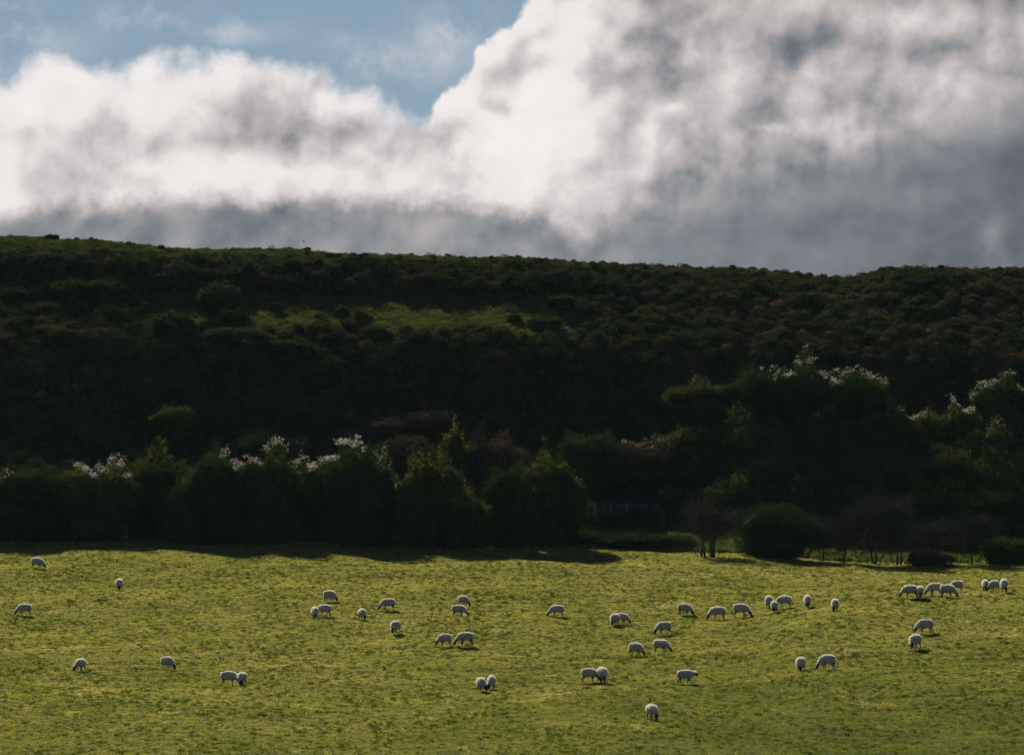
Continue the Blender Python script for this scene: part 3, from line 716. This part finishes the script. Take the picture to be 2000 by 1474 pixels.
leafy_thing('thicket_bush', 212, 1940, 208, 830, 120, 'leafy bush below the ivy-clad tree at the right', group=TG, main=.80, nl=13, rough=.22, mat='leaf', fluff=[(1920, 1990, 50, .1)], twigfrac=.3)
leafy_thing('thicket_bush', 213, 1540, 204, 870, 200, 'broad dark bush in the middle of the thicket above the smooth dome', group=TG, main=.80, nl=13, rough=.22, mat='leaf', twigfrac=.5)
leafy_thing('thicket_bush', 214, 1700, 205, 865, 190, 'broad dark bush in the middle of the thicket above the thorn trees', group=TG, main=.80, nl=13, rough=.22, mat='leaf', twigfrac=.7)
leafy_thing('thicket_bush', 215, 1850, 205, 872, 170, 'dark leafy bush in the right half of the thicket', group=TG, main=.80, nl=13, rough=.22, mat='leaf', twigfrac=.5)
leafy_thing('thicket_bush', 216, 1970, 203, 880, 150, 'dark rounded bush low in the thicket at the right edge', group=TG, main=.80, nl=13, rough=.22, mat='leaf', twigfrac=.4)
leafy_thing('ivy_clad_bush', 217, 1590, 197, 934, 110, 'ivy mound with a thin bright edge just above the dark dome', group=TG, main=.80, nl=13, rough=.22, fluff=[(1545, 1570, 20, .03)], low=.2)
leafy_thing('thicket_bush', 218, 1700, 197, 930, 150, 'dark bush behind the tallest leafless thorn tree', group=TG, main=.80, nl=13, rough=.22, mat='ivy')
leafy_thing('thicket_bush', 219, 1820, 197, 935, 150, 'dark bush behind the low leafless thorn tree', group=TG, main=.80, nl=13, rough=.22, mat='ivy')
leafy_thing('thicket_bush', 220, 1950, 198, 945, 150, 'dark bush behind the lone round thorn tree', group=TG, main=.80, nl=13, rough=.22, mat='ivy')
leafy_thing('thicket_bush', 221, 1450, 199, 925, 120, 'dark bush behind the leafless thorn bush', group=TG, main=.80, nl=13, rough=.22, mat='leaf', twigfrac=.5)
leafy_thing('thicket_bush', 222, 1360, 210, 830, 150, 'dark bush at the left foot of the big thicket', group=TG, main=.80, nl=13, rough=.22, mat='leaf', twigfrac=.5)
# bushes standing alone on the lower slope
leafy_thing('small_tree', 231, 344, 211, 792, 74, 'small round yellowish tree alone on the dark slope above the hedge', 'tree', mat='leaf', pybase=862, twigfrac=.3)
leafy_thing('hill_bush', 232, 515, 206, 845, 105, 'low rounded bush behind the second ivy dome', 'bush', mat='gorse', twigfrac=.6)
leafy_thing('hill_bush', 233, 580, 206, 858, 50, 'small bush with pale sprays behind the fluffy saddle', 'bush', mat='leaf', fluff=[(560, 600, 26, .2)])
leafy_thing('hill_bush', 234, 840, 211, 803, 90, 'brown-topped bush just left of the slim ivy-covered tree', 'bush', mat='heather', twigfrac=.8)
leafy_thing('hill_bush', 235, 765, 211, 818, 95, 'brown-topped bush left of its taller brown neighbour', 'bush', mat='heather', twigfrac=.8)
leafy_thing('hill_bush', 236, 1003, 212, 812, 36, 'little domed brown bush alone above the hedge', 'bush', mat='heather', twigfrac=.4)
leafy_thing('hill_bush', 237, 800, 206, 850, 120, 'low brown bush below the two brown-topped bushes', 'bush', mat='heather', twigfrac=.8)
leafy_thing('hill_bush', 238, 690, 209, 840, 70, 'low dark brown bush above the fluffy ivy dome', 'bush', mat='heather', twigfrac=.8)

# ------------------------------------------------------------------ gorse and heather on the hill
def mound(name, seed, n, mat, L, W, h=1.0, lobes_n=4):
    rng = np.random.default_rng(seed)
    lobes = [((0, 0, .25 * h), (.5, .5, .5 * h))]
    for i in range(lobes_n):
        a = rng.uniform(0, 6.28); lobes.append(((math.cos(a) * .3, math.sin(a) * .3, rng.uniform(.15, .5) * h), (.27, .27, .27 * h)))
    P, Nn = lobe_points(rng, lobes, n, .10, -.3); P[:, 2] = np.maximum(P[:, 2], -.1)
    V = sheets(rng, P, Nn * .7 + np.array([0, 0, .2]), L, W, 1.1)
    if lobes_n == 0:
        return mesh_from(name, V, quads(len(P)), [M[mat]])
    cv, cf = core(rng, lobes, .82)
    return mesh_from(name, np.concatenate([V, cv]), np.concatenate([quads(len(P)), cf + len(V)]), [M[mat]])
rng = np.random.default_rng(77)
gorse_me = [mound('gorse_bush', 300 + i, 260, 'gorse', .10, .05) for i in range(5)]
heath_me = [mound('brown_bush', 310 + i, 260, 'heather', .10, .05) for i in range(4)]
def hill_bush(nm, me, x, y, w, h, label, group):
    o = link(nm, me, None, (x, y, float(ground_z(x, y)) - .05)); o.scale = (w, w * rng.uniform(.8, 1.1), h); o.rotation_euler = (0, 0, rng.uniform(0, 6.28))
    tag(o, label, 'bush', group); return o
# the clumps one can pick out on and round the grassy terrace: pixel centre, base row, width, height in pixels
for i, (cx, by, w, h, lb) in enumerate([
        (140, 590, 80, 48, 'large gorse clump left of the grassy terrace, left half'), (205, 590, 85, 46, 'large gorse clump at the left end of the grassy terrace'),
        (428, 603, 86, 54, 'tall dark gorse clump standing on the left part of the grassy terrace'), (455, 640, 46, 40, 'small gorse bush below the tall clump on the terrace'),
        (212, 625, 74, 30, 'low gorse mound below the large clump at the left'), (335, 655, 84, 50, 'rounded gorse bush on the grass between two lit strips'),
        (30, 592, 80, 32, 'gorse mound at the left edge of the upper slope'), (125, 668, 60, 30, 'gorse bush low at the left below the terrace'),
        (470, 670, 110, 34, 'broad gorse bush below the middle of the terrace left part'), (560, 690, 100, 30, 'broad gorse bush under the terrace edge'),
        (1003, 628, 32, 18, 'single small dark bush on the right part of the grassy terrace'), (1065, 640, 70, 22, 'dark clump right of the single small bush on the terrace'),
        (815, 668, 70, 24, 'dark bush along the lower edge of the grassy terrace'), (730, 655, 60, 20, 'low dark bush on the middle of the terrace edge'),
        (100, 470, 30, 14, 'round gorse bush standing on the skyline at the left'), (1100, 600, 60, 26, 'brownish bush at the right end of the grassy terrace'),
        (1560, 532, 50, 10, 'low bush on the skyline dip at the right'), (1010, 505, 40, 10, 'low tuft-like bush on the skyline in the middle')]):
    p = on_ground(cx, by); s = p[1] / F
    hill_bush('gorse_bush', gorse_me[i % 5], p[0], p[1], w * s, h * s * 1.25, lb, 'gorse on the hill')
ZV = ['just under the skyline ', 'level with the grassy terrace ', 'on the slope below the terrace ', 'low on the slope above the hedge ']
ZH = ['at the far left', 'left of centre', 'just left of the middle', 'just right of the middle', 'right of centre', 'at the far right']
n_ = 0
while n_ < 170:
    y = rng.uniform(396, 443); x = rng.uniform(-1, 1) * (y * .1118 + 2); z = float(ground_z(x, y)); px, py = to_pix(x, y, z)
    terr = 240 < px < 1230 and 574 < py < 668
    if terr and rng.uniform() < .97 or py < 545 and rng.uniform() < .95:
        continue
    brown = rng.uniform() < (.75 if px > 1150 else .35)
    w = rng.uniform(.9, 2.3) * (.5 if py < 575 else 1)
    nm = 'brown_bush' if brown else 'gorse_bush'
    hill_bush(nm, (heath_me if brown else gorse_me)[n_ % 4], x, y, w, w * rng.uniform(.40, .7), ('broad ' if w > 1.5 else 'small ') + ('brown bush ' if brown else 'dark gorse bush ') + ZV[int(np.searchsorted([560, 668, 760], py))] + ZH[int(np.searchsorted([330, 670, 1000, 1330, 1670], px))],
              'brown bushes on the hill' if brown else 'gorse on the hill')
    n_ += 1

hx, hy = frame_points(30000, 393, 454, 4)
hz = ground_z(hx, hy); hpx, hpy = to_pix(hx, hy, hz)
nz = fbm(hx / 6, hy / 4, 3, 71)
terr = sstep(230, 300, hpx + nz * 60) * (1 - sstep(1080, 1260, hpx + nz * 120)) * sstep(566, 582, hpy + nz * 6) * (1 - sstep(640, 690, hpy + nz * 50))
crest = .75 * (1 - sstep(495, 525, hpy + nz * 15)) * (1 - .8 * sstep(1500, 1750, hpx))
prob = 1 - np.clip(np.maximum(terr * 1.08, crest), 0, .985)
keep = rng.uniform(0, 1, len(hx)) < prob
sx, sy, sz, spx, spy, snz = hx[keep], hy[keep], hz[keep], hpx[keep], hpy[keep], nz[keep]
protos = []
for i in range(5):
    protos.append(bpy.data.objects.new('scrub_plant', mound('scrub_plant', 330 + i, 110, 'scrub', .16, .07, 1.0, 0 if i % 2 else 2)))
scatter('hill_scrub', np.stack([sx, sy, sz - .05], -1), rng.uniform(0, 6.28, len(sx)), np.clip(rng.gamma(4, .19, len(sx)), .3, 1.6) * (.42 + .58 * sstep(500, 575, spy - np.interp(spx, [0, 500, 1000, 1650, 1750, 2000], [-36, -14, 0, 26, 12, 12]))),
        np.clip(rng.normal(.38, .2, len(sx)) + .14 * sstep(1000, 1500, spx) + .5 * snz, 0, 1), protos, rng.integers(0, 5, len(sx)),
        'low dark heather bracken and gorse covering the hillside')
rx, ry = frame_points(100000, 393, 456, 4)
rz = ground_z(rx, ry); rpx, rpy = to_pix(rx, ry, rz); nz = fbm(rx / 6, ry / 4, 3, 71)
terr = sstep(230, 300, rpx + nz * 60) * (1 - sstep(1080, 1260, rpx + nz * 120)) * sstep(566, 582, rpy + nz * 6) * (1 - sstep(640, 690, rpy + nz * 50))
crest = 1 - sstep(515, 545, rpy + nz * 15)
keep = rng.uniform(0, 1, len(rx)) < np.maximum(np.maximum(terr, crest), .22)
rx, ry, rz, ter = rx[keep], ry[keep], rz[keep], terr[keep]
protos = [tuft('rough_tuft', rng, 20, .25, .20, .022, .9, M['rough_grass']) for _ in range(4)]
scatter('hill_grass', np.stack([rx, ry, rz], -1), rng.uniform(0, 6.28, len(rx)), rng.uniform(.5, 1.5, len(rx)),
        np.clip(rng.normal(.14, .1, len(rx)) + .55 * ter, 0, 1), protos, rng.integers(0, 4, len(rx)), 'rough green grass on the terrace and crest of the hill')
# rank grass and weeds under the thorn trees and along the hedge foot
wx, wy = frame_points(14000, 374, 399, 3); wz = ground_z(wx, wy); wpx, wpy = to_pix(wx, wy, wz)
keep = rng.uniform(0, 1, len(wx)) < np.where(wpx > 1280, .9, .35) * (wy > np.interp(wpx, [0, 1000, 1300, 2000], [386, 384, 376, 376]))
wx, wy, wz = wx[keep], wy[keep], wz[keep]
protos = [tuft('weed_tuft', rng, 26, .28, .42, .045, .8, M['rough_grass']) for _ in range(3)]
scatter('hedge_foot_weeds', np.stack([wx, wy, wz], -1), rng.uniform(0, 6.28, len(wx)), rng.uniform(.5, 1.3, len(wx)),
        np.clip(rng.normal(.5, .2, len(wx)), 0, 1), protos, rng.integers(0, 3, len(wx)), 'rank grass and weeds along the foot of the hedge')

# ------------------------------------------------------------------ metal hurdles of the pen
def hurdle(a, b, h, label, rails=7):
    a = np.array(a, float); b = np.array(b, float); d = b - a
    root = link('metal_hurdle', None, None, a); tag(root, label, 'hurdle', 'metal hurdles of the pen')
    for k in range(rails):
        z = .16 + (h - .2) * k / (rails - 1)
        link('rail', mesh_from('rail', *tubes([([(0, 0, z), tuple(d / 2 + np.array([0, 0, z])), tuple(d + np.array([0, 0, z]))], [.024] * 3)], 6), [M['steel']], smooth=True), root)
    for t in (0.01, .99):
        q = d * t
        link('post', mesh_from('post', *tubes([([tuple(q + np.array([.03, .03, -.1])), tuple(q + np.array([.03, .03, h + .02]))], [.034] * 2)], 6), [M['steel']], smooth=True), root)
    q = d * .5
    link('brace', mesh_from('brace', *tubes([([tuple(q + np.array([0, .05, .1])), tuple(q + np.array([0, .05, h]))], [.022] * 2)], 5), [M['steel']], smooth=True), root)
def gp(px, Y):
    Y = float(depth(Y)); x = (px - 1000) / F * Y; return (x, Y, float(ground_z(x, Y)))
L0, L1 = gp(1134, 197.0), gp(1098, 200.0); R0, R1 = gp(1296, 197.6), gp(1285, 200.0)
hurdle(L0, L1, 1.45, 'metal hurdle at the left end of the pen, seen at an angle with bright glints')
B = [np.array(L1) + (np.array(R1) - np.array(L1)) * t for t in (0.02, .345, .67, .985)]
for i in range(3):
    p, q = B[i].copy(), B[i + 1].copy(); p[2] = ground_z(p[0], p[1]); q[2] = ground_z(q[0], q[1]); q[:2] -= (q[:2] - p[:2]) * .01
    hurdle(p, q, 1.5, ['left', 'middle', 'right'][i] + ' one of the three metal hurdles along the back of the pen')
hurdle(R0, R1, 1.5, 'short metal hurdle closing the right end of the pen')

# ------------------------------------------------------------------ fence posts in front of the hedge
pm = None
for i, (px, lb) in enumerate([(60, 'leftmost fence post in the shade of the hedge'), (149, 'second fence post from the left along the hedge'), (238, 'third fence post from the left along the hedge'),
                              (332, 'fence post below the gap left of the first ivy dome'), (388, 'fence post below the first ivy dome'), (478, 'fence post between the first two ivy domes'),
                              (568, 'fence post below the second ivy dome'), (668, 'fence post below the fluffy saddle of the hedge')]):
    if pm is None:
        v, f = tubes([([(0, 0, -.3), (.01, 0, .6), (.0, .01, 1.22), (0, .01, 1.26)], [.065, .062, .058, .02])], 8); pm = mesh_from('fence_post', v, f, [M['post']])
    o = link('fence_post', pm, None, gp(px, 185.2)); o.rotation_euler = (rng.normal(0, .04), rng.normal(0, .04), rng.uniform(0, 6)); tag(o, lb, 'fence post', 'fence posts along the hedge')

# ------------------------------------------------------------------ sheep
def skin_body(name, verts, edges, radii):
    me = bpy.data.meshes.new(name); me.from_pydata([tuple(v) for v in verts], edges, []); o = bpy.data.objects.new(name, me); COL.objects.link(o)
    o.modifiers.new('skin', 'SKIN'); sm = o.modifiers.new('sub', 'SUBSURF'); sm.levels = 1; sm.render_levels = 1
    for i, s in enumerate(me.skin_vertices[0].data):
        s.radius = radii[i]; s.use_root = (i == 0)
    dg = bpy.context.evaluated_depsgraph_get(); ev = o.evaluated_get(dg); r = bpy.data.meshes.new_from_object(ev)
    bpy.data.objects.remove(o); r.name = name; r.materials.clear(); r.materials.append(M['skin'])
    for p in r.polygons:
        p.use_smooth = True
    return r
def make_sheep(pose, seed):
    rng = np.random.default_rng(seed)
    turn = {'graze': 0, 'left': .32, 'right': -.32, 'walk': 0, 'step': .1}[pose]
    if pose == 'walk':
        head = [(.52, 0, .66), (.70, 0, .62), (.80, 0, .58), (.93, 0, .44)]
    else:
        c, s = math.cos(turn), math.sin(turn)
        def hd(r, z):
            return (.44 + r * c, r * s * 1.3, z)
        head = [hd(.12, .49), hd(.30, .33), hd(.39, .22), hd(.50, .05)]
    V = [(-.36, 0, .55), (-.05, 0, .56), (.26, 0, .55)] + head
    Rr = [(.19, .20), (.20, .21), (.18, .20), (.12, .13), (.085, .09), (.088, .095), (.055, .058)]
    E = [(0, 1), (1, 2), (2, 3), (3, 4), (4, 5), (5, 6)]
    sw = {'walk': [(.13, -.10), (-.12, .12)], 'step': [(.08, -.10), (-.05, .06)]}.get(pose, [(.02, -.03), (.01, -.02)])
    for side, (fo, ho) in ((1, sw[0]), (-1, sw[1])):
        n = len(V); y = side * .115
        V += [(.27, y, .40), (.28 + fo * .4, y, .22), (.27 + fo, y, .05), (.29 + fo, y, .012)]
        Rr += [(.075, .07), (.036, .036), (.026, .026), (.033, .033)]
        E += [(2, n), (n, n + 1), (n + 1, n + 2), (n + 2, n + 3)]
        n = len(V)
        V += [(-.37, y, .40), (-.33 + ho * .3, y * 1.05, .31), (-.44 + ho * .8, y, .20), (-.42 + ho, y, .05), (-.39 + ho, y, .012)]
        Rr += [(.10, .09), (.065, .06), (.034, .034), (.026, .026), (.034, .034)]
        E += [(0, n), (n, n + 1), (n + 1, n + 2), (n + 2, n + 3), (n + 3, n + 4)]
    h5 = np.array(V[5])
    for side in (1, -1):      # ears
        n = len(V); V += [tuple(h5 + np.array([-.02, side * .085, .03])), tuple(h5 + np.array([-.03, side * .155, .02]))]; Rr += [(.026, .018), (.014, .010)]
        E += [(5, n), (n, n + 1)]
    n = len(V); V += [(-.53, 0, .56), (-.58, 0, .40)]; Rr += [(.045, .045), (.03, .03)]; E += [(0, n), (n, n + 1)]
    V = [(v_[0] * .86, v_[1] * 1.0, v_[2] * 1.06) for v_ in V]
    body = skin_body('sheep', V, E, Rr)
    # fleece: swept over back, flanks and neck
    sp = [(-.56, 0, .54), (-.52, 0, .545), (-.42, 0, .555), (-.25, 0, .56), (-.05, 0, .555), (.15, 0, .56), (.30, 0, .56), (.42, 0, .545)]
    rr = [.02, .14, .225, .25, .262, .262, .245, .205]
    if pose == 'walk':
        sp += [(.54, 0, .60), (.66, 0, .625), (.73, 0, .61)]; rr += [.155, .125, .09]
    else:
        sp += [hd(.11, .48), hd(.22, .39), hd(.31, .31)]; rr += [.165, .125, .095]
    sp = np.array(sp) * np.array([.86, 1, 1.06]); rr = np.array(rr) * 1.03; t = np.linspace(0, len(sp) - 1, 26)
    C = np.stack([np.interp(t, np.arange(len(sp)), sp[:, k]) for k in range(3)], -1); Rd = np.interp(t, np.arange(len(sp)), rr)
    ns = 18; Vs = []
    for i in range(len(C)):
        tg = C[min(i + 1, len(C) - 1)] - C[max(i - 1, 0)]; tg /= np.linalg.norm(tg); sd = np.cross((0, 0, 1), tg); sd /= np.linalg.norm(sd) + 1e-9; up = np.cross(tg, sd)
        for j in range(ns):
            a = 2 * np.pi * j / ns; ca, sa = math.cos(a), math.sin(a)
            k = 1.0 if sa > 0 else .94
            rad = Rd[i] * (1 + rng.normal(0, .035))
            Vs.append(C[i] + sd * ca * rad * .90 + up * sa * rad * k * 1.05)
    Vs = np.array(Vs); Fc = []
    for i in range(len(C) - 1):
        for j in range(ns):
            Fc.append([i * ns + j, i * ns + (j + 1) % ns, (i + 1) * ns + (j + 1) % ns, (i + 1) * ns + j])
    # locks of wool standing off the fleece
    fc = Vs[np.array(Fc)].mean(1); cc = C[np.repeat(np.arange(len(C) - 1), ns)]
    k = rng.integers(0, len(fc), 1500); nr = fc[k] - cc[k]; nr /= np.linalg.norm(nr, axis=1, keepdims=True) + 1e-9
    base = fc[k] + rng.normal(0, .02, (len(k), 3)); tip = base + nr * rng.uniform(.02, .055, (len(k), 1)) + rng.normal(0, .012, (len(k), 3)); s = np.cross(nr, rand_dirs(rng, len(k))) * .018
    W = np.stack([base - s, base + s, tip + s * .3, tip - s * .3], 1).reshape(-1, 3)
    fl = mesh_from('fleece', np.concatenate([Vs, W]), np.concatenate([np.array(Fc), quads(len(k), len(Vs))]), [M['wool'], M['lock']], [0] * len(Fc) + [1] * len(k), smooth=True)
    return body, fl
POSES = {p: make_sheep(p, 500 + i) for i, p in enumerate(['graze', 'left', 'right', 'walk', 'step'])}
SHEEP = [  # feet pixel, heading (0 = to the right, 90 = away, 180 = to the left, 270 = towards the viewer), pose, size, label
    (72, 1110, 335, 'graze', 1.0, 'sheep closest to the hedge shadow at the far left'),
    (233, 1153, 262, 'left', 1.0, 'lone sheep seen end-on below the hedge shadow at the left'),
    (49, 1202, 186, 'graze', 1.0, 'sheep grazing leftwards by the left edge of the picture'),
    (158, 1311, 250, 'right', .98, 'lone sheep facing the viewer low at the left'),
    (326, 1308, 318, 'graze', .98, 'lone sheep with its dark head down to the right, left of the touching pair'),
    (446, 1339, 2, 'graze', 1.02, 'sheep seen side-on whose head reaches behind its neighbour, low at the left'),
    (473, 1338, 255, 'left', .95, 'narrow end-on sheep touching the side-on one low at the left'),
    (643, 1175, 325, 'graze', 1.0, 'topmost sheep of the loose group left of centre'),
    (615, 1208, 285, 'right', .95, 'end-on sheep at the left of a close pair left of centre'),
    (635, 1203, 188, 'graze', .95, 'sheep grazing leftwards towards its end-on neighbour left of centre'),
    (707, 1210, 290, 'graze', .95, 'lone sheep facing the viewer between two groups left of centre'),
    (759, 1192, 186, 'step', 1.0, 'sheep grazing leftwards above the lone end-on one left of centre'),
    (773, 1237, 240, 'left', 1.0, 'lone end-on sheep looking down-left, left of centre'),
    (905, 1185, 312, 'graze', .98, 'farther sheep of the two one above the other in the middle'),
    (895, 1204, 350, 'graze', 1.0, 'nearer side-on sheep of the two one above the other in the middle'),
    (1089, 1205, 184, 'graze', 1.0, 'lone sheep grazing leftwards in the centre of the pasture'),
    (870, 1262, 205, 'graze', .95, 'smaller sheep at the left of the two grazing leftwards mid-field'),
    (910, 1261, 196, 'graze', 1.08, 'bigger sheep at the right of the two grazing leftwards mid-field'),
    (939, 1350, 285, 'left', 1.0, 'left one of the two end-on sheep side by side low in the middle'),
    (960, 1347, 265, 'right', 1.0, 'right one of the two end-on sheep side by side low in the middle'),
    (1201, 1222, 240, 'left', .98, 'front sheep of the overlapping pair, dark face towards the viewer'),
    (1213, 1219, 335, 'graze', .96, 'rear sheep of the overlapping pair, facing right'),
    (1298, 1239, 200, 'step', 1.04, 'sheep with legs apart above the two grazing rightwards'),
    (1241, 1281, 322, 'graze', 1.0, 'left one of the two sheep grazing rightwards mid-right'),
    (1290, 1275, 342, 'step', 1.02, 'right one of the two sheep grazing rightwards mid-right'),
    (1336, 1201, 335, 'graze', 1.0, 'sheep grazing rightwards left of the back-to-back pair'),
    (1403, 1210, 184, 'graze', 1.08, 'left one of the back-to-back pair, grazing leftwards'),
    (1446, 1205, 352, 'graze', 1.08, 'right one of the back-to-back pair, grazing rightwards'),
    (1501, 1186, 260, 'left', 1.0, 'left one of the three huddled sheep'),
    (1512, 1195, 252, 'left', .92, 'front one of the three huddled sheep'),
    (1533, 1187, 176, 'graze', 1.0, 'right one of the three huddled sheep, seen side-on'),
    (1577, 1186, 268, 'graze', 1.0, 'end-on sheep between the huddled three and the lone one by the rise'),
    (1631, 1195, 258, 'graze', 1.1, 'lone end-on sheep by the grassy rise at the right'),
    (1564, 1311, 250, 'left', 1.05, 'end-on sheep at the left of the two low at the right'),
    (1617, 1308, 204, 'graze', 1.06, 'sheep grazing leftwards with a long shadow low at the right'),
    (1779, 1168, 185, 'graze', 1.1, 'leftmost sheep of the row on the rise, grazing leftwards'),
    (1797, 1167, 255, 'left', 1.0, 'end-on sheep in front of the leftmost one of the row on the rise'),
    (1827, 1163, 194, 'graze', 1.08, 'middle rear sheep of the row on the rise'),
    (1850, 1167, 336, 'graze', 1.08, 'front sheep of the row on the rise, grazing rightwards'),
    (1870, 1156, 212, 'graze', 1.0, 'sheep at the right rear of the five on the rise'),
    (1924, 1154, 268, 'graze', 1.0, 'left one of the three end-on sheep by the right edge'),
    (1942, 1155, 222, 'graze', .95, 'lower middle one of the three sheep by the right edge'),
    (1961, 1156, 260, 'left', 1.08, 'right one of the three end-on sheep by the right edge'),
    (1808, 1237, 197, 'step', 1.1, 'sheep with legs apart grazing leftwards on the right slope'),
    (1788, 1267, 235, 'left', 1.1, 'woolly sheep just below the one with legs apart on the right slope'),
    (1150, 1333, 6, 'graze', 1.0, 'side-on sheep half hidden behind its front neighbour low in the middle'),
    (1176, 1332, 292, 'right', 1.05, 'broad front sheep covering the head of its side-on neighbour'),
    (1338, 1335, 0, 'walk', 1.03, 'sheep walking rightwards with its head held forward'),
    (1273, 1405, 292, 'graze', 1.02, 'nearest sheep alone at the bottom of the pasture'),
]
for i, (px, py, hd_, pose, sz, lb) in enumerate(SHEEP):
    p = on_ground(px, py)
    body, fl = POSES[pose]
    o = link('sheep', body, None, (p[0], p[1], p[2] + .01)); o.rotation_euler = (0, 0, R(hd_)); sz *= .94; o.scale = (sz, sz * (1 + .05 * math.sin(i * 2.3)), sz * (1 + .03 * math.sin(i * 1.7)))
    tag(o, lb + ', white fleece and dark face' if len(lb.split()) < 9 else lb, 'sheep', 'sheep grazing on the pasture')
    link('fleece', fl, o)

# ------------------------------------------------------------------ bird over the crest
p = at_depth(593, 472, 600)
v, f = tubes([([(-.2, 0, 0), (-.1, 0, .02), (.05, 0, .02), (.17, 0, .03), (.23, 0, .02)], [.015, .05, .065, .04, .008])], 8)
bird = link('bird', mesh_from('bird', v, f, [M['crow']], smooth=True), None, p); bird.rotation_euler = (0, 0, R(200)); tag(bird, 'tiny dark bird flying just above the skyline at the left', 'bird')
for s in (1, -1):
    wv = np.array([(.08, s * .04, .03), (.10, s * .22, .10), (.02, s * .42, .06), (-.06, s * .22, .09), (-.08, s * .04, .03)])
    wv = np.concatenate([wv, wv - np.array([0, 0, .012])])
    wf = [[0, 1, 3, 4], [1, 2, 3, 3], [5, 9, 8, 6], [6, 8, 7, 7]]
    me = bpy.data.meshes.new('wing'); me.from_pydata(wv.tolist(), [], [[0, 1, 3, 4], [1, 2, 3], [9, 8, 6, 5], [8, 7, 6], [0, 5, 6, 1], [1, 6, 7, 2], [2, 7, 8, 3], [3, 8, 9, 4], [4, 9, 5, 0]]); me.materials.append(M['crow'])
    link('wing', me, bird)

# ------------------------------------------------------------------ thin haze filling the valley
hv = [(x_, y_, z_) for z_ in (-45.0, 46.0) for (x_, y_) in ((-1900, -1500), (1900, -1500), (1900, 2400), (-1900, 2400))]
hm = bpy.data.meshes.new('haze'); hm.from_pydata(hv, [], [(0, 3, 2, 1), (4, 5, 6, 7), (0, 1, 5, 4), (1, 2, 6, 5), (2, 3, 7, 6), (3, 0, 4, 7)])
m_, T_, out_ = new_mat('haze'); pv = T_.n.new('ShaderNodeVolumePrincipled'); pv.inputs['Color'].default_value = (.62, .88, 1.0, 1)
pv.inputs['Density'].default_value = HAZE; pv.inputs['Anisotropy'].default_value = 0.2
T_.l.new(pv.outputs[0], out_.inputs['Volume']); hm.materials.append(m_)
tag(link('haze', hm), 'thin pale haze hanging in the valley', kind='stuff')
